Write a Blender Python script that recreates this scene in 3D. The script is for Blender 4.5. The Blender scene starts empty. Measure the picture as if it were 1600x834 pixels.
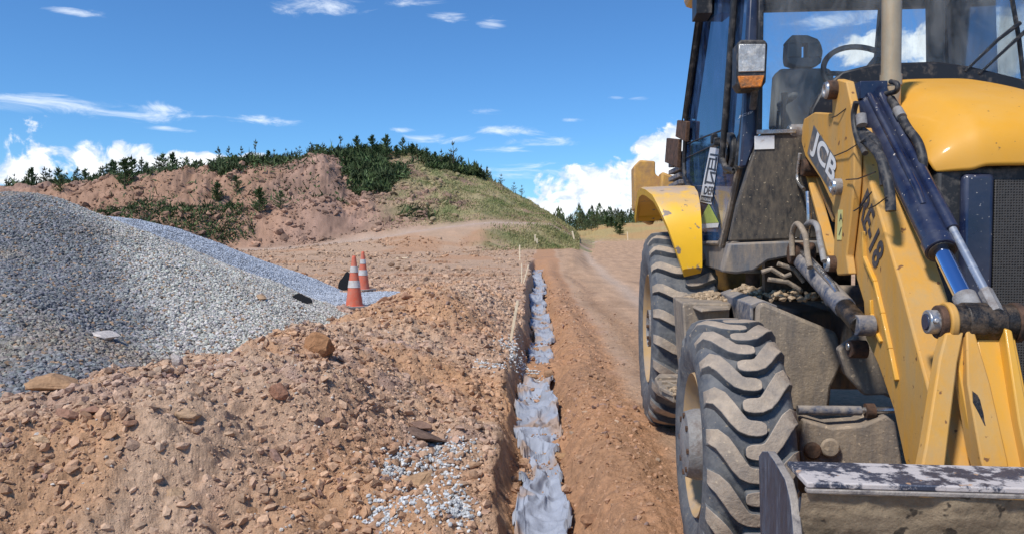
import bpy, math, random
import numpy as np
from mathutils import Vector, Matrix
random.seed(7); RNG = np.random.default_rng(7)
C = bpy.context.scene.collection
sc = bpy.context.scene
R = math.radians

# ------------------------------------------------------------ camera, light, exposure
CAMZ, F, CX, HY = 1.37, 1200.0, 800.0, 372.0       # eye height (m), focal length in photo pixels, horizon row
PITCH = math.atan((417 - HY) / F)
cd = bpy.data.cameras.new('camera'); cam = bpy.data.objects.new('camera', cd); C.objects.link(cam)
cd.sensor_width = 36; cd.lens = 36 * F / 1600; cd.clip_end = 6000; cd.clip_start = 0.05
cam.location = (0, 0, CAMZ); cam.rotation_euler = (R(90) - PITCH, 0, 0)
sc.camera = cam
sc.view_settings.view_transform = 'Standard'; sc.view_settings.look = 'None'
sc.view_settings.gamma = 1; sc.view_settings.exposure = 0.36; sc.view_settings.use_curve_mapping = False
SUN_EL, SUN_AZ = R(54), R(-138)                    # azimuth from +Y towards +X: the sun stands high on the left, a little behind the viewer
SKY_STRENGTH = 0.115
sdir = Vector((math.sin(SUN_AZ) * math.cos(SUN_EL), math.cos(SUN_AZ) * math.cos(SUN_EL), math.sin(SUN_EL)))
sl = bpy.data.lights.new('sun', 'SUN'); so = bpy.data.objects.new('sun', sl); C.objects.link(so)
sl.energy = 3.3; sl.angle = R(7.0); sl.color = (1, 0.955, 0.89)
so.rotation_euler = (-sdir).to_track_quat('-Z', 'Y').to_euler(); so.location = (0, 0, 50)

# ------------------------------------------------------------ world: blue sky with clouds
w = bpy.data.worlds.new('World'); sc.world = w; w.use_nodes = True
nt = w.node_tree; N = nt.nodes; LK = nt.links; N.clear()
def wn(t, **k):
    n = N.new(t)
    for a, b in k.items(): setattr(n, a, b)
    return n
def wmath(op, a, b=None, c=None, clamp=False):
    n = N.new('ShaderNodeMath'); n.operation = op; n.use_clamp = clamp
    for i, v in enumerate((a, b, c)):
        if v is None: continue
        if isinstance(v, (int, float)): n.inputs[i].default_value = v
        else: LK.new(v, n.inputs[i])
    return n.outputs[0]
sky = wn('ShaderNodeTexSky', sky_type='NISHITA'); sky.sun_disc = False
sky.sun_elevation = SUN_EL; sky.sun_rotation = SUN_AZ; sky.air_density = 1.0; sky.dust_density = 0.15; sky.ozone_density = 2.6; sky.altitude = 900
tc = wn('ShaderNodeTexCoord'); sp = wn('ShaderNodeSeparateXYZ'); LK.new(tc.outputs['Generated'], sp.inputs[0])
AZ = wmath('ARCTAN2', sp.outputs[0], sp.outputs[1]); EL = wmath('ARCSINE', sp.outputs[2])
cb = wn('ShaderNodeCombineXYZ'); LK.new(AZ, cb.inputs[0]); LK.new(EL, cb.inputs[1])
def wnoise(scale, sx, sy, detail, rough=.55, dist=0.0, off=0.0):
    mp = wn('ShaderNodeMapping'); LK.new(cb.outputs[0], mp.inputs[0]); mp.inputs['Scale'].default_value = (sx, sy, 1); mp.inputs['Location'].default_value = (off, off * .7, 0)
    n = wn('ShaderNodeTexNoise'); n.noise_dimensions = '2D'; LK.new(mp.outputs[0], n.inputs['Vector'])
    n.inputs['Scale'].default_value = scale; n.inputs['Detail'].default_value = detail; n.inputs['Roughness'].default_value = rough; n.inputs['Distortion'].default_value = dist
    return n.outputs[0]
def blobs(lst):
    acc = None
    for (px, py, hw, hh) in lst:
        a0 = math.atan((px - CX) / F); e0 = math.atan((HY - py) / F)
        dx = wmath('MULTIPLY', wmath('SUBTRACT', AZ, a0), F / hw); dy = wmath('MULTIPLY', wmath('SUBTRACT', EL, e0), F / hh)
        v = wmath('SUBTRACT', 1.0, wmath('ADD', wmath('MULTIPLY', dx, dx), wmath('MULTIPLY', dy, dy)))
        v = wmath('MAXIMUM', v, -1.2)
        acc = v if acc is None else wmath('MAXIMUM', acc, v)
    return acc
def ramp(v, lo, hi):
    n = wn('ShaderNodeMapRange', interpolation_type='SMOOTHSTEP'); LK.new(v, n.inputs[0])
    n.inputs[1].default_value = lo; n.inputs[2].default_value = hi; return n.outputs[0]
cum = blobs([(958, 305, 92, 58), (895, 310, 60, 42), (1048, 262, 62, 62), (1120, 300, 120, 70), (150, 272, 105, 30), (195, 262, 50, 26), (360, 262, 130, 18), (20, 294, 70, 7),
             (1450, 110, 130, 32), (1570, 120, 90, 44), (1330, 300, 200, 60), (830, 330, 80, 22), (-500, 250, 300, 60), (-1100, 230, 200, 80), (2300, 260, 400, 70)])
n1 = wnoise(17, 1, 1.25, 12, .6, .25, 3.1)
cm = wmath('ADD', wmath('MULTIPLY', cum, .55), wmath('MULTIPLY', wmath('SUBTRACT', n1, .5), 2.5))
cmask = ramp(cm, 0.0, 0.34)
cir = blobs([(105, 196, 190, 15), (250, 190, 60, 6), (510, 25, 72, 17), (645, 8, 60, 11), (700, 33, 30, 8), (772, 40, 24, 8), (410, 200, 60, 8), (692, 218, 55, 8), (800, 206, 62, 9), (765, 176, 45, 6),
             (838, 224, 62, 8), (635, 206, 25, 4), (840, 268, 95, 13), (1000, 160, 22, 4), (960, 157, 16, 3), (130, 68, 40, 5), (790, 234, 48, 6), (1300, 60, 70, 12), (905, 190, 30, 4), (280, 218, 40, 4)])
n2 = wnoise(30, .42, 1.6, 9, .66, .5, 8.3)
ci = wmath('ADD', wmath('MULTIPLY', cir, .5), wmath('MULTIPLY', wmath('SUBTRACT', n2, .5), 2.6))
imask = wmath('MULTIPLY', ramp(ci, 0.0, 1.15), .80)
# cloud colour: billow shade
n3 = wnoise(34, 1, 1.3, 8, .58, .3, 3.4)
shade = ramp(wmath('ADD', n3, wmath('MULTIPLY', cm, .22)), .40, .70)
cc = wn('ShaderNodeMix', data_type='RGBA'); LK.new(shade, cc.inputs[0]); cc.inputs[6].default_value = (4.6, 5.5, 6.9, 1); cc.inputs[7].default_value = (8.0, 8.2, 8.4, 1)
# a deeper blue than the raw sky
gm = wn('ShaderNodeMix', data_type='RGBA', blend_type='MULTIPLY'); gm.inputs[0].default_value = 1; LK.new(sky.outputs[0], gm.inputs[6]); gm.inputs[7].default_value = (0.41, 0.71, 0.99, 1)
m1 = wn('ShaderNodeMix', data_type='RGBA'); LK.new(imask, m1.inputs[0]); LK.new(gm.outputs[2], m1.inputs[6]); m1.inputs[7].default_value = (6.9, 7.5, 8.3, 1)
m2 = wn('ShaderNodeMix', data_type='RGBA'); LK.new(cmask, m2.inputs[0]); LK.new(m1.outputs[2], m2.inputs[6]); LK.new(cc.outputs[2], m2.inputs[7])
bg = wn('ShaderNodeBackground'); LK.new(m2.outputs[2], bg.inputs[0]); bg.inputs[1].default_value = SKY_STRENGTH
wo = wn('ShaderNodeOutputWorld'); LK.new(bg.outputs[0], wo.inputs[0])

# ------------------------------------------------------------ materials
MATS = {}
def mat(name, col, rough=.6, metal=0, var=.15, scale=6, dust=None, dust_amt=0.0, dust_scale=5, streak=False, dust_up=0.0,
        bump=0.0, bump_scale=60, specks=None, speck_amt=.0, speck_scale=60, coat=0, spec=.5, dust_soft=.12):
    """paint / rubber / metal with colour variation, patches of dirt, dirt lying on upward faces, chips and a fine bump"""
    m = bpy.data.materials.new(name); m.use_nodes = True; MATS[name] = m
    t = m.node_tree; n = t.nodes; L = t.links; b = n['Principled BSDF']
    b.inputs['Roughness'].default_value = rough; b.inputs['Metallic'].default_value = metal
    b.inputs['Coat Weight'].default_value = coat; b.inputs['Coat Roughness'].default_value = .12; b.inputs['Specular IOR Level'].default_value = spec
    tcd = n.new('ShaderNodeTexCoord')
    def noise(s, d=6, st=False, rg=.6):
        mp = n.new('ShaderNodeMapping'); L.new(tcd.outputs['Object'], mp.inputs[0])
        mp.inputs['Scale'].default_value = (1, 1, (.42 if name == 'muddy_black' else .2)) if st else (1, 1, 1)
        q = n.new('ShaderNodeTexNoise'); L.new(mp.outputs[0], q.inputs['Vector']); q.inputs['Scale'].default_value = s; q.inputs['Detail'].default_value = d; q.inputs['Roughness'].default_value = rg
        return q.outputs[0]
    def mr(v, a, b_, c=0.0, d=1.0):
        q = n.new('ShaderNodeMapRange'); L.new(v, q.inputs[0]); q.inputs[1].default_value = a; q.inputs[2].default_value = b_; q.inputs[3].default_value = c; q.inputs[4].default_value = d; return q.outputs[0]
    def mix(f, a, b_, bt='MIX'):
        q = n.new('ShaderNodeMix'); q.data_type = 'RGBA'; q.blend_type = bt
        for s, v in ((0, f), (6, a), (7, b_)):
            if isinstance(v, float) or isinstance(v, int): q.inputs[s].default_value = v
            elif isinstance(v, tuple): q.inputs[s].default_value = (*v, 1)
            else: L.new(v, q.inputs[s])
        return q.outputs[2]
    v = mr(noise(scale), .3, .7, 1 - var, 1 + var)
    q = n.new('ShaderNodeVectorMath'); q.operation = 'SCALE'; q.inputs[0].default_value = col; L.new(v, q.inputs[3]); c = q.outputs[0]
    r = None
    if dust:
        if dust_amt > 0:
            th = 0.72 - .44 * dust_amt
            mk = mr(noise(dust_scale, 9, streak, .72), th - dust_soft, th + dust_soft)
            c = mix(mk, c, dust); r = mk
        if dust_up > 0:
            g = n.new('ShaderNodeNewGeometry'); s = n.new('ShaderNodeSeparateXYZ'); L.new(g.outputs['Normal'], s.inputs[0])
            up = mr(s.outputs[2], .45, .95); q = n.new('ShaderNodeMath'); q.operation = 'MULTIPLY'; L.new(up, q.inputs[0]); L.new(mr(noise(9, 8), .55 - .35 * dust_up, .75 - .3 * dust_up), q.inputs[1])
            q.use_clamp = True
            c = mix(q.outputs[0], c, dust)
            if r is None: r = q.outputs[0]
    if specks:
        mk = mr(noise(speck_scale, 3, False, .5), .72 - .2 * speck_amt, .75 - .2 * speck_amt)
        c = mix(mk, c, specks)
    L.new(c, b.inputs['Base Color'])
    if r is not None:
        L.new(mr(r, 0, 1, rough, .92), b.inputs['Roughness'])
        if metal: L.new(mr(r, 0, 1, metal, 0), b.inputs['Metallic'])
    if bump:
        bp = n.new('ShaderNodeBump'); bp.inputs['Strength'].default_value = bump; bp.inputs['Distance'].default_value = .01; L.new(noise(bump_scale, 8, False, .65), bp.inputs['Height']); L.new(bp.outputs[0], b.inputs['Normal'])
    return m
DUST = (.40, .29, .19); MUD = (.30, .215, .145)
mat('yellow_paint', (.70, .34, .010), .42, 0, .07, 3, (.50, .32, .12), .26, 7, True, .15, coat=.2, dust_soft=.3)
mat('yellow_arm', (.68, .31, .016), .5, 0, .10, 4, (.44, .31, .15), .44, 14, True, .0, bump=.10, dust_soft=.30, specks=(.20, .09, .03), speck_amt=.22, speck_scale=22)
mat('yellow_bonnet', (.71, .325, .007), .38, 0, .05, 2, (.62, .36, .10), .34, 2.6, False, .0, coat=.15, dust_soft=.40, specks=(.25, .14, .04), speck_amt=.06, speck_scale=34, spec=.35)
mat('yellow_dirty', (.60, .33, .07), .6, 0, .15, 5, (.36, .21, .10), .52, 9, False, .3, bump=.15)
mat('yellow_fender', (.80, .45, .012), .42, 0, .07, 4, (.47, .35, .25), .20, 9, False, .75, dust_soft=.05, specks=(.20, .15, .12), speck_amt=.35, speck_scale=14)
mat('navy_paint', (.007, .013, .045), .26, 0, .2, 8, (.06, .07, .10), .16, 5, False, .0, dust_soft=.3, specks=(.5, .45, .4), speck_amt=.14, speck_scale=60, coat=.4)
mat('navy_dirty', (.035, .055, .10), .5, 0, .2, 8, (.30, .26, .22), .50, 22, False, .6, bump=.3)
mat('black_plastic', (.018, .019, .021), .55, 0, .2, 10, (.17, .15, .13), .25, 18, False, .1)
mat('black_trim', (.012, .013, .016), .45, 0, .2, 10, (.16, .14, .12), .16, 20)
mat('hose_rubber', (.02, .021, .024), .55, 0, .2, 20, (.16, .14, .12), .30, 24)
mat('muddy_black', (.017, .018, .020), .5, 0, .2, 9, (.17, .135, .095), .42, 40, True, .2, bump=.08, dust_soft=.22, specks=(.34, .27, .18), speck_amt=.22, speck_scale=80)
mat('muddy_grey', (.11, .12, .135), .6, 0, .25, 8, (.30, .24, .18), .50, 14, True, .5, bump=.25)
mat('tan_dust', (.38, .295, .205), .88, 0, .25, 9, (.12, .11, .105), .42, 18, True, .0, bump=.5, dust_soft=.22, specks=(.46, .36, .25), speck_amt=.4, speck_scale=45)
mat('caked_mud', (.44, .33, .21), .95, 0, .25, 14, bump=.8, bump_scale=50)
mat('rubber', (.038, .048, .066), .68, 0, .3, 10, (.19, .185, .175), .50, 14, False, .3, bump=.5, bump_scale=30, dust_soft=.2, specks=(.28, .23, .17), speck_amt=.3, speck_scale=40)
mat('rubber_worn', (.43, .34, .25), .88, 0, .2, 14, (.17, .155, .145), .30, 9, False, .0, bump=.6, bump_scale=50, dust_soft=.2, specks=(.50,.40,.28), speck_amt=.2, speck_scale=60)
mat('rim_yellow', (.50, .30, .09), .7, 0, .2, 6, (.36, .27, .19), .62, 7, dust_soft=.2)
mat('hub_grey', (.26, .25, .24), .6, 0, .3, 12, (.12, .08, .06), .3, 13, bump=.5)
mat('steel', (.55, .54, .52), .25, .9, .12, 20, (.3, .25, .2), .20, 12)
mat('chrome', (.60, .68, .88), .10, 1, .03, 4)
mat('exhaust_steel', (.52, .39, .24), .34, .45, .15, 8, (.30, .20, .11), .34, 4, True, bump=.03)
mat('grey_rod', (.36, .40, .46), .38, .6, .1, 9, (.3, .28, .25), .25, 9)
mat('rust', (.11, .055, .03), .75, 0, .4, 22, (.03, .02, .015), .4, 20, bump=.5)
mat('greasy_black', (.012, .010, .008), .35, 0, .5, 16, (.13, .085, .05), .35, 18, bump=.5)
mat('bucket_inside', (.21, .155, .095), .85, 0, .45, 7, (.36, .27, .17), .40, 9, False, 0, bump=.9, bump_scale=24, dust_soft=.10, specks=(.06, .045, .03), speck_amt=.45, speck_scale=16)
mat('bucket_rim', (.05, .06, .09), .45, .2, .25, 10, (.50, .45, .42), .50, 11, False, 0, bump=.35, dust_soft=.03, specks=(.50, .32, .2), speck_amt=.1, speck_scale=30)
mat('bucket_side', (.035, .045, .075), .38, .35, .3, 14, (.16, .17, .2), .3, 30, True, 0, bump=.12)
mat('bucket_edge', (.42, .37, .32), .6, .2, .3, 16, (.10, .09, .09), .45, 16, False, 0, bump=.5)
mat('white_sticker', (.62, .64, .66), .5, 0, .12, 30)
mat('sticker_dark', (.03, .04, .055), .5)
mat('decal_white', (.78, .77, .74), .55, 0, .08, 30, DUST, .15, 30)
mat('decal_grey', (.10, .11, .125), .5, 0, .15, 20, DUST, .25, 18)
mat('decal_text', (.055, .05, .055), .6, 0, .3, 40, (.3, .22, .12), .12, 60)
mat('sticker_green', (.33, .42, .10), .55, 0, .2, 60); mat('sticker_yellow', (.72, .66, .25), .5)
mat('seat_grey', (.30, .29, .27), .8, 0, .1, 10); mat('interior', (.10, .105, .11), .7)
mat('cone_orange', (.72, .10, .035), .6, 0, .14, 8, (.42, .27, .20), .34, 9, dust_soft=.25, bump=.1)
mat('cone_white', (.68, .68, .67), .55, 0, .08, 12, DUST, .30, 9, dust_soft=.25)
mat('stake_wood', (.78, .64, .44), .8, 0, .15, 16, (.46, .33, .22), .15, 20, bump=.2)
mat('orange_lens', (.75, .22, .015), .25, 0, .3, 70, (.16, .10, .06), .38, 22, bump=.6, bump_scale=90)
mat('headlight_glass', (.50, .49, .46), .16, .3, .5, 22, (.66, .62, .55), .3, 16, bump=.9, bump_scale=22)
mat('black_sheet', (.006, .006, .007), .6, 0, .1)
mat('bark', (.10, .07, .05), .9, 0, .3, 8)
def glass_mat(name, tint, refl, dirt, dirt_refl_col=(.35, .33, .30), deep=1.0):  # dirt layer: grime and reflections, both painted as diffuse colour
    m = bpy.data.materials.new(name); m.use_nodes = True; MATS[name] = m; t = m.node_tree; n = t.nodes; L = t.links; n.clear()
    out = n.new('ShaderNodeOutputMaterial'); tr = n.new('ShaderNodeBsdfTransparent'); tr.inputs[0].default_value = (*tint, 1)
    gl = n.new('ShaderNodeBsdfGlossy'); gl.inputs['Roughness'].default_value = .03; gl.inputs[0].default_value = (.9, .95, 1, 1)
    df = n.new('ShaderNodeBsdfDiffuse'); df.inputs[0].default_value = (*dirt_refl_col, 1)
    lw = n.new('ShaderNodeLayerWeight'); lw.inputs[0].default_value = refl
    a = n.new('ShaderNodeMixShader'); cap = n.new('ShaderNodeMath'); cap.operation = 'MULTIPLY'; cap.inputs[1].default_value = deep; L.new(lw.outputs['Fresnel'], cap.inputs[0]); L.new(cap.outputs[0], a.inputs[0]); L.new(tr.outputs[0], a.inputs[1]); L.new(gl.outputs[0], a.inputs[2])
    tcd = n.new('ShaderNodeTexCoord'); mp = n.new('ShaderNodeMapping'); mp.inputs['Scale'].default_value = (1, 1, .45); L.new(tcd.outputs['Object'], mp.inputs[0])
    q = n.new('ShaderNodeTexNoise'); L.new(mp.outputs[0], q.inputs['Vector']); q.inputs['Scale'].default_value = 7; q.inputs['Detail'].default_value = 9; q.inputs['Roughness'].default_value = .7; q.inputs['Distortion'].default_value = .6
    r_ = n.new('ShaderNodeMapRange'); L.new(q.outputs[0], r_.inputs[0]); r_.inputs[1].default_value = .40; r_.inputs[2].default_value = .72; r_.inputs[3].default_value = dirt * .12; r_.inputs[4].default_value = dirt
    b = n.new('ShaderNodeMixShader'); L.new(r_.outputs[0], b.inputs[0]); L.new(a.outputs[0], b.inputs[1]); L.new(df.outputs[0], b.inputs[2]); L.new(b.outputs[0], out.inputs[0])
    return m
glass_mat('clear_glass', (.88, .92, .94), .2, .26, (.42,.43,.43), deep=.5)  # pale layer is grime plus a painted greyish reflection
glass_mat('door_glass', (.08, .15, .30), .62, .55, (.09, .20, .44))  # blue layer paints the reflected sky into the pane's colour

def attr_mat(name, rough=.95, var=.35, vs=18, bump=.5, bs=45, fine=160, spec=.25, bdist=.02):
    """soil, stone or leaf: own colour from the mesh's colour attribute, broken up by noise"""
    m = bpy.data.materials.new(name); m.use_nodes = True; MATS[name] = m; t = m.node_tree; n = t.nodes; L = t.links; b = n['Principled BSDF']
    b.inputs['Roughness'].default_value = rough; b.inputs['Specular IOR Level'].default_value = spec
    a = n.new('ShaderNodeAttribute'); a.attribute_name = 'Col'; g = n.new('ShaderNodeNewGeometry')
    q = n.new('ShaderNodeTexNoise'); q.inputs['Scale'].default_value = vs; q.inputs['Detail'].default_value = 10; q.inputs['Roughness'].default_value = .7; L.new(g.outputs['Position'], q.inputs['Vector'])
    r_ = n.new('ShaderNodeMapRange'); L.new(q.outputs[0], r_.inputs[0]); r_.inputs[1].default_value = .3; r_.inputs[2].default_value = .7; r_.inputs[3].default_value = 1 - var; r_.inputs[4].default_value = 1 + var
    v = n.new('ShaderNodeVectorMath'); v.operation = 'SCALE'; L.new(a.outputs['Color'], v.inputs[0]); L.new(r_.outputs[0], v.inputs[3]); L.new(v.outputs[0], b.inputs['Base Color'])
    if bump:
        q2 = n.new('ShaderNodeTexNoise'); q2.inputs['Scale'].default_value = bs; q2.inputs['Detail'].default_value = 9; q2.inputs['Roughness'].default_value = .72; L.new(g.outputs['Position'], q2.inputs['Vector'])
        bp = n.new('ShaderNodeBump'); bp.inputs['Strength'].default_value = bump; bp.inputs['Distance'].default_value = bdist; L.new(q2.outputs[0], bp.inputs['Height']); L.new(bp.outputs[0], b.inputs['Normal'])
    return m
attr_mat('soil', .96, .30, 22, .9, 34, bdist=.03)
attr_mat('stone', .85, .22, 40, .5, 60, bdist=.006)
attr_mat('clod', .96, .28, 40, .8, 70, bdist=.008)
attr_mat('leaf', .7, .2, 3, 0)
attr_mat('fabric', .88, .14, 5, .5, 30, spec=.12, bdist=.014)

# ------------------------------------------------------------ mesh helpers
class MB:
    def __init__(s): s.v = []; s.f = []; s.mi = []; s.mats = []
    def _m(s, m):
        if m not in s.mats: s.mats.append(m)
        return s.mats.index(m)
    def add(s, vs, fs, m):
        o = len(s.v); s.v += [tuple(p) for p in vs]; i = s._m(m)
        for f in fs: s.f.append([o + k for k in f]); s.mi.append(i)
        return s
    def box(s, a, b, m):
        (x0, y0, z0), (x1, y1, z1) = a, b
        return s.add([(x0,y0,z0),(x1,y0,z0),(x1,y1,z0),(x0,y1,z0),(x0,y0,z1),(x1,y0,z1),(x1,y1,z1),(x0,y1,z1)],
                     [(0,3,2,1),(4,5,6,7),(0,1,5,4),(1,2,6,5),(2,3,7,6),(3,0,4,7)], m)
    def prism(s, pts, d, m, mside=None):
        """closed polygon (3-D points) pushed along vector d"""
        pts = [Vector(p) for p in pts]; d = Vector(d); n = len(pts)
        nrm = Vector((0, 0, 0))
        for i in range(n): nrm += pts[i].cross(pts[(i + 1) % n])
        if nrm.dot(d) > 0: pts.reverse()
        vs = pts + [p + d for p in pts]
        s.add(vs, [tuple(range(n)), tuple(range(2*n-1, n-1, -1))], m)
        o = len(s.v) - 2*n; i_ = s._m(mside or m)
        for i in range(n):
            j = (i + 1) % n; s.f.append([o+i, o+n+i, o+n+j, o+j]); s.mi.append(i_)
        return s
    def bar(s, p, q, wd, ht, m, up=(0, 0, 1)):
        p, q = Vector(p), Vector(q); d = (q - p).normalized(); sd = d.cross(Vector(up)); sd = sd.normalized() if sd.length > 1e-5 else Vector((1,0,0)); u = sd.cross(d)
        return s.prism([p + sd*wd/2 + u*ht/2, p - sd*wd/2 + u*ht/2, p - sd*wd/2 - u*ht/2, p + sd*wd/2 - u*ht/2], q - p, m)
    def tube(s, pts, r, m, n=14, caps=True):
        pts = [Vector(p) for p in pts]; rs = r if isinstance(r, (list, tuple)) else [r] * len(pts)
        vs = []; prev = None
        for i, p in enumerate(pts):
            t = (pts[min(i+1, len(pts)-1)] - pts[max(i-1, 0)]).normalized()
            a = prev if prev is not None else (Vector((0,0,1)) if abs(t.z) < .9 else Vector((1,0,0)))
            a = (a - t * a.dot(t)).normalized(); prev = a; b = t.cross(a)
            for k in range(n):
                th = 2*math.pi*k/n; vs.append(p + (a*math.cos(th) + b*math.sin(th)) * rs[i])
        fs = []
        for i in range(len(pts)-1):
            for k in range(n): fs.append((i*n+k, i*n+(k+1)%n, (i+1)*n+(k+1)%n, (i+1)*n+k))
        if caps: fs += [tuple(range(n-1, -1, -1)), tuple((len(pts)-1)*n+k for k in range(n))]
        return s.add(vs, fs, m)
    def cyl(s, p, q, r, m, n=24, r2=None): return s.tube([p, q], [r, r if r2 is None else r2], m, n)
    def lathe(s, prof, m, axis='x', n=64, origin=(0,0,0)):
        """profile of (along, radius) turned about an axis; m may be a list, one per segment"""
        vs = []; o = Vector(origin)
        for (a, r) in prof:
            for k in range(n):
                th = 2*math.pi*k/n; c_, s_ = math.cos(th)*r, math.sin(th)*r
                vs.append(o + (Vector((a, c_, s_)) if axis == 'x' else Vector((c_, s_, a))))
        base = len(s.v); s.v += [tuple(p) for p in vs]
        for i in range(len(prof)-1):
            mi = s._m(m[i] if isinstance(m, list) else m)
            for k in range(n):
                s.f.append([base+i*n+k, base+i*n+(k+1)%n, base+(i+1)*n+(k+1)%n, base+(i+1)*n+k][::(1 if axis == 'x' else 1)]); s.mi.append(mi)
        return s
    def build(s, name, parent=None, bevel=0, angle=35, smooth=True, seg=2, recalc=True):
        me = bpy.data.meshes.new(name); me.from_pydata(s.v, [], s.f)
        for m in s.mats: me.materials.append(MATS[m])
        me.polygons.foreach_set('material_index', s.mi)
        if recalc:
            import bmesh
            b = bmesh.new(); b.from_mesh(me); bmesh.ops.recalc_face_normals(b, faces=b.faces); b.to_mesh(me); b.free()
        if smooth:
            me.polygons.foreach_set('use_smooth', [True]*len(me.polygons)); me.set_sharp_from_angle(angle=R(angle))
        me.update()
        o = bpy.data.objects.new(name, me); C.objects.link(o)
        if parent: o.parent = parent
        if bevel:
            md = o.modifiers.new('bevel', 'BEVEL'); md.width = bevel; md.segments = seg; md.limit_method = 'ANGLE'; md.angle_limit = R(40)
        return o
def tag(o, label=None, cat=None, group=None, kind=None):
    if label: o['label'] = label
    if cat: o['category'] = cat
    if group: o['group'] = group
    if kind: o['kind'] = kind
    return o
def empty(name, loc=(0,0,0), rz=0, parent=None):
    o = bpy.data.objects.new(name, None); C.objects.link(o); o.location = loc; o.rotation_euler = (0,0,rz); o.empty_display_size = .2
    if parent: o.parent = parent
    return o
def copy_tree(o, parent=None):
    c = o.copy(); C.objects.link(c)
    if parent: c.parent = parent
    for ch in list(o.children): copy_tree(ch, c)
    return c
def npmesh(name, v, f, col=None, matname='soil', smooth=True):
    """numpy vertices (n,3), triangles or quads (m,k), optional colour (n,3)"""
    me = bpy.data.meshes.new(name); k = f.shape[1]
    me.vertices.add(len(v)); me.vertices.foreach_set('co', np.ascontiguousarray(v, dtype=np.float32).ravel())
    me.loops.add(f.size); me.loops.foreach_set('vertex_index', np.ascontiguousarray(f, dtype=np.int32).ravel())
    me.polygons.add(len(f)); me.polygons.foreach_set('loop_start', np.arange(0, f.size, k, dtype=np.int32))
    me.polygons.foreach_set('use_smooth', np.full(len(f), smooth, dtype=bool))
    me.update(calc_edges=True); me.materials.append(MATS[matname])
    if col is not None:
        a = me.color_attributes.new('Col', 'FLOAT_COLOR', 'POINT'); c4 = np.ones((len(v), 4), dtype=np.float32); c4[:, :3] = col; a.data.foreach_set('color', c4.ravel())
    o = bpy.data.objects.new(name, me); C.objects.link(o); return o

# ------------------------------------------------------------ noise in numpy
_p = np.random.default_rng(11).permutation(256); _p = np.concatenate([_p, _p, _p]); _ga = np.random.default_rng(5).uniform(0, 2*np.pi, 256)
def perlin(x, y, seed=0):
    xi = np.floor(x).astype(int); yi = np.floor(y).astype(int); xf = x - xi; yf = y - yi
    def g(ix, iy, dx, dy):
        h = _p[(_p[(ix + seed*17) & 255] + (iy + seed*31)) & 255]; a = _ga[h]; return np.cos(a)*dx + np.sin(a)*dy
    u = xf**3*(xf*(xf*6-15)+10); v = yf**3*(yf*(yf*6-15)+10)
    a = g(xi, yi, xf, yf); b = g(xi+1, yi, xf-1, yf); c = g(xi, yi+1, xf, yf-1); d = g(xi+1, yi+1, xf-1, yf-1)
    return 1.5*((a + u*(b-a)) + v*((c + u*(d-c)) - (a + u*(b-a))))
def fbm(x, y, f, o=4, seed=0, g=.5, billow=False):
    s = 0; a = 1; t = 0
    for i in range(o):
        n = perlin(x*f + i*13.7, y*f - i*7.3, seed+i)
        s = s + a*((np.abs(n)*2 - .5) if billow else n); t += a; a *= g; f *= 2.03
    return s/t
def ss(x, a, b): t = np.clip((x-a)/(b-a), 0, 1); return t*t*(3-2*t)
def segdist(x, y, pts):
    d = np.full(np.shape(x), 1e9); hh = np.zeros(np.shape(x))
    for (x0,y0,h0), (x1,y1,h1) in zip(pts[:-1], pts[1:]):
        dx, dy = x1-x0, y1-y0; t = np.clip(((x-x0)*dx + (y-y0)*dy)/(dx*dx+dy*dy), 0, 1)
        q = np.hypot(x-(x0+t*dx), y-(y0+t*dy)); m = q < d; d = np.where(m, q, d); hh = np.where(m, h0+t*(h1-h0), hh)
    return d, hh

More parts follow.
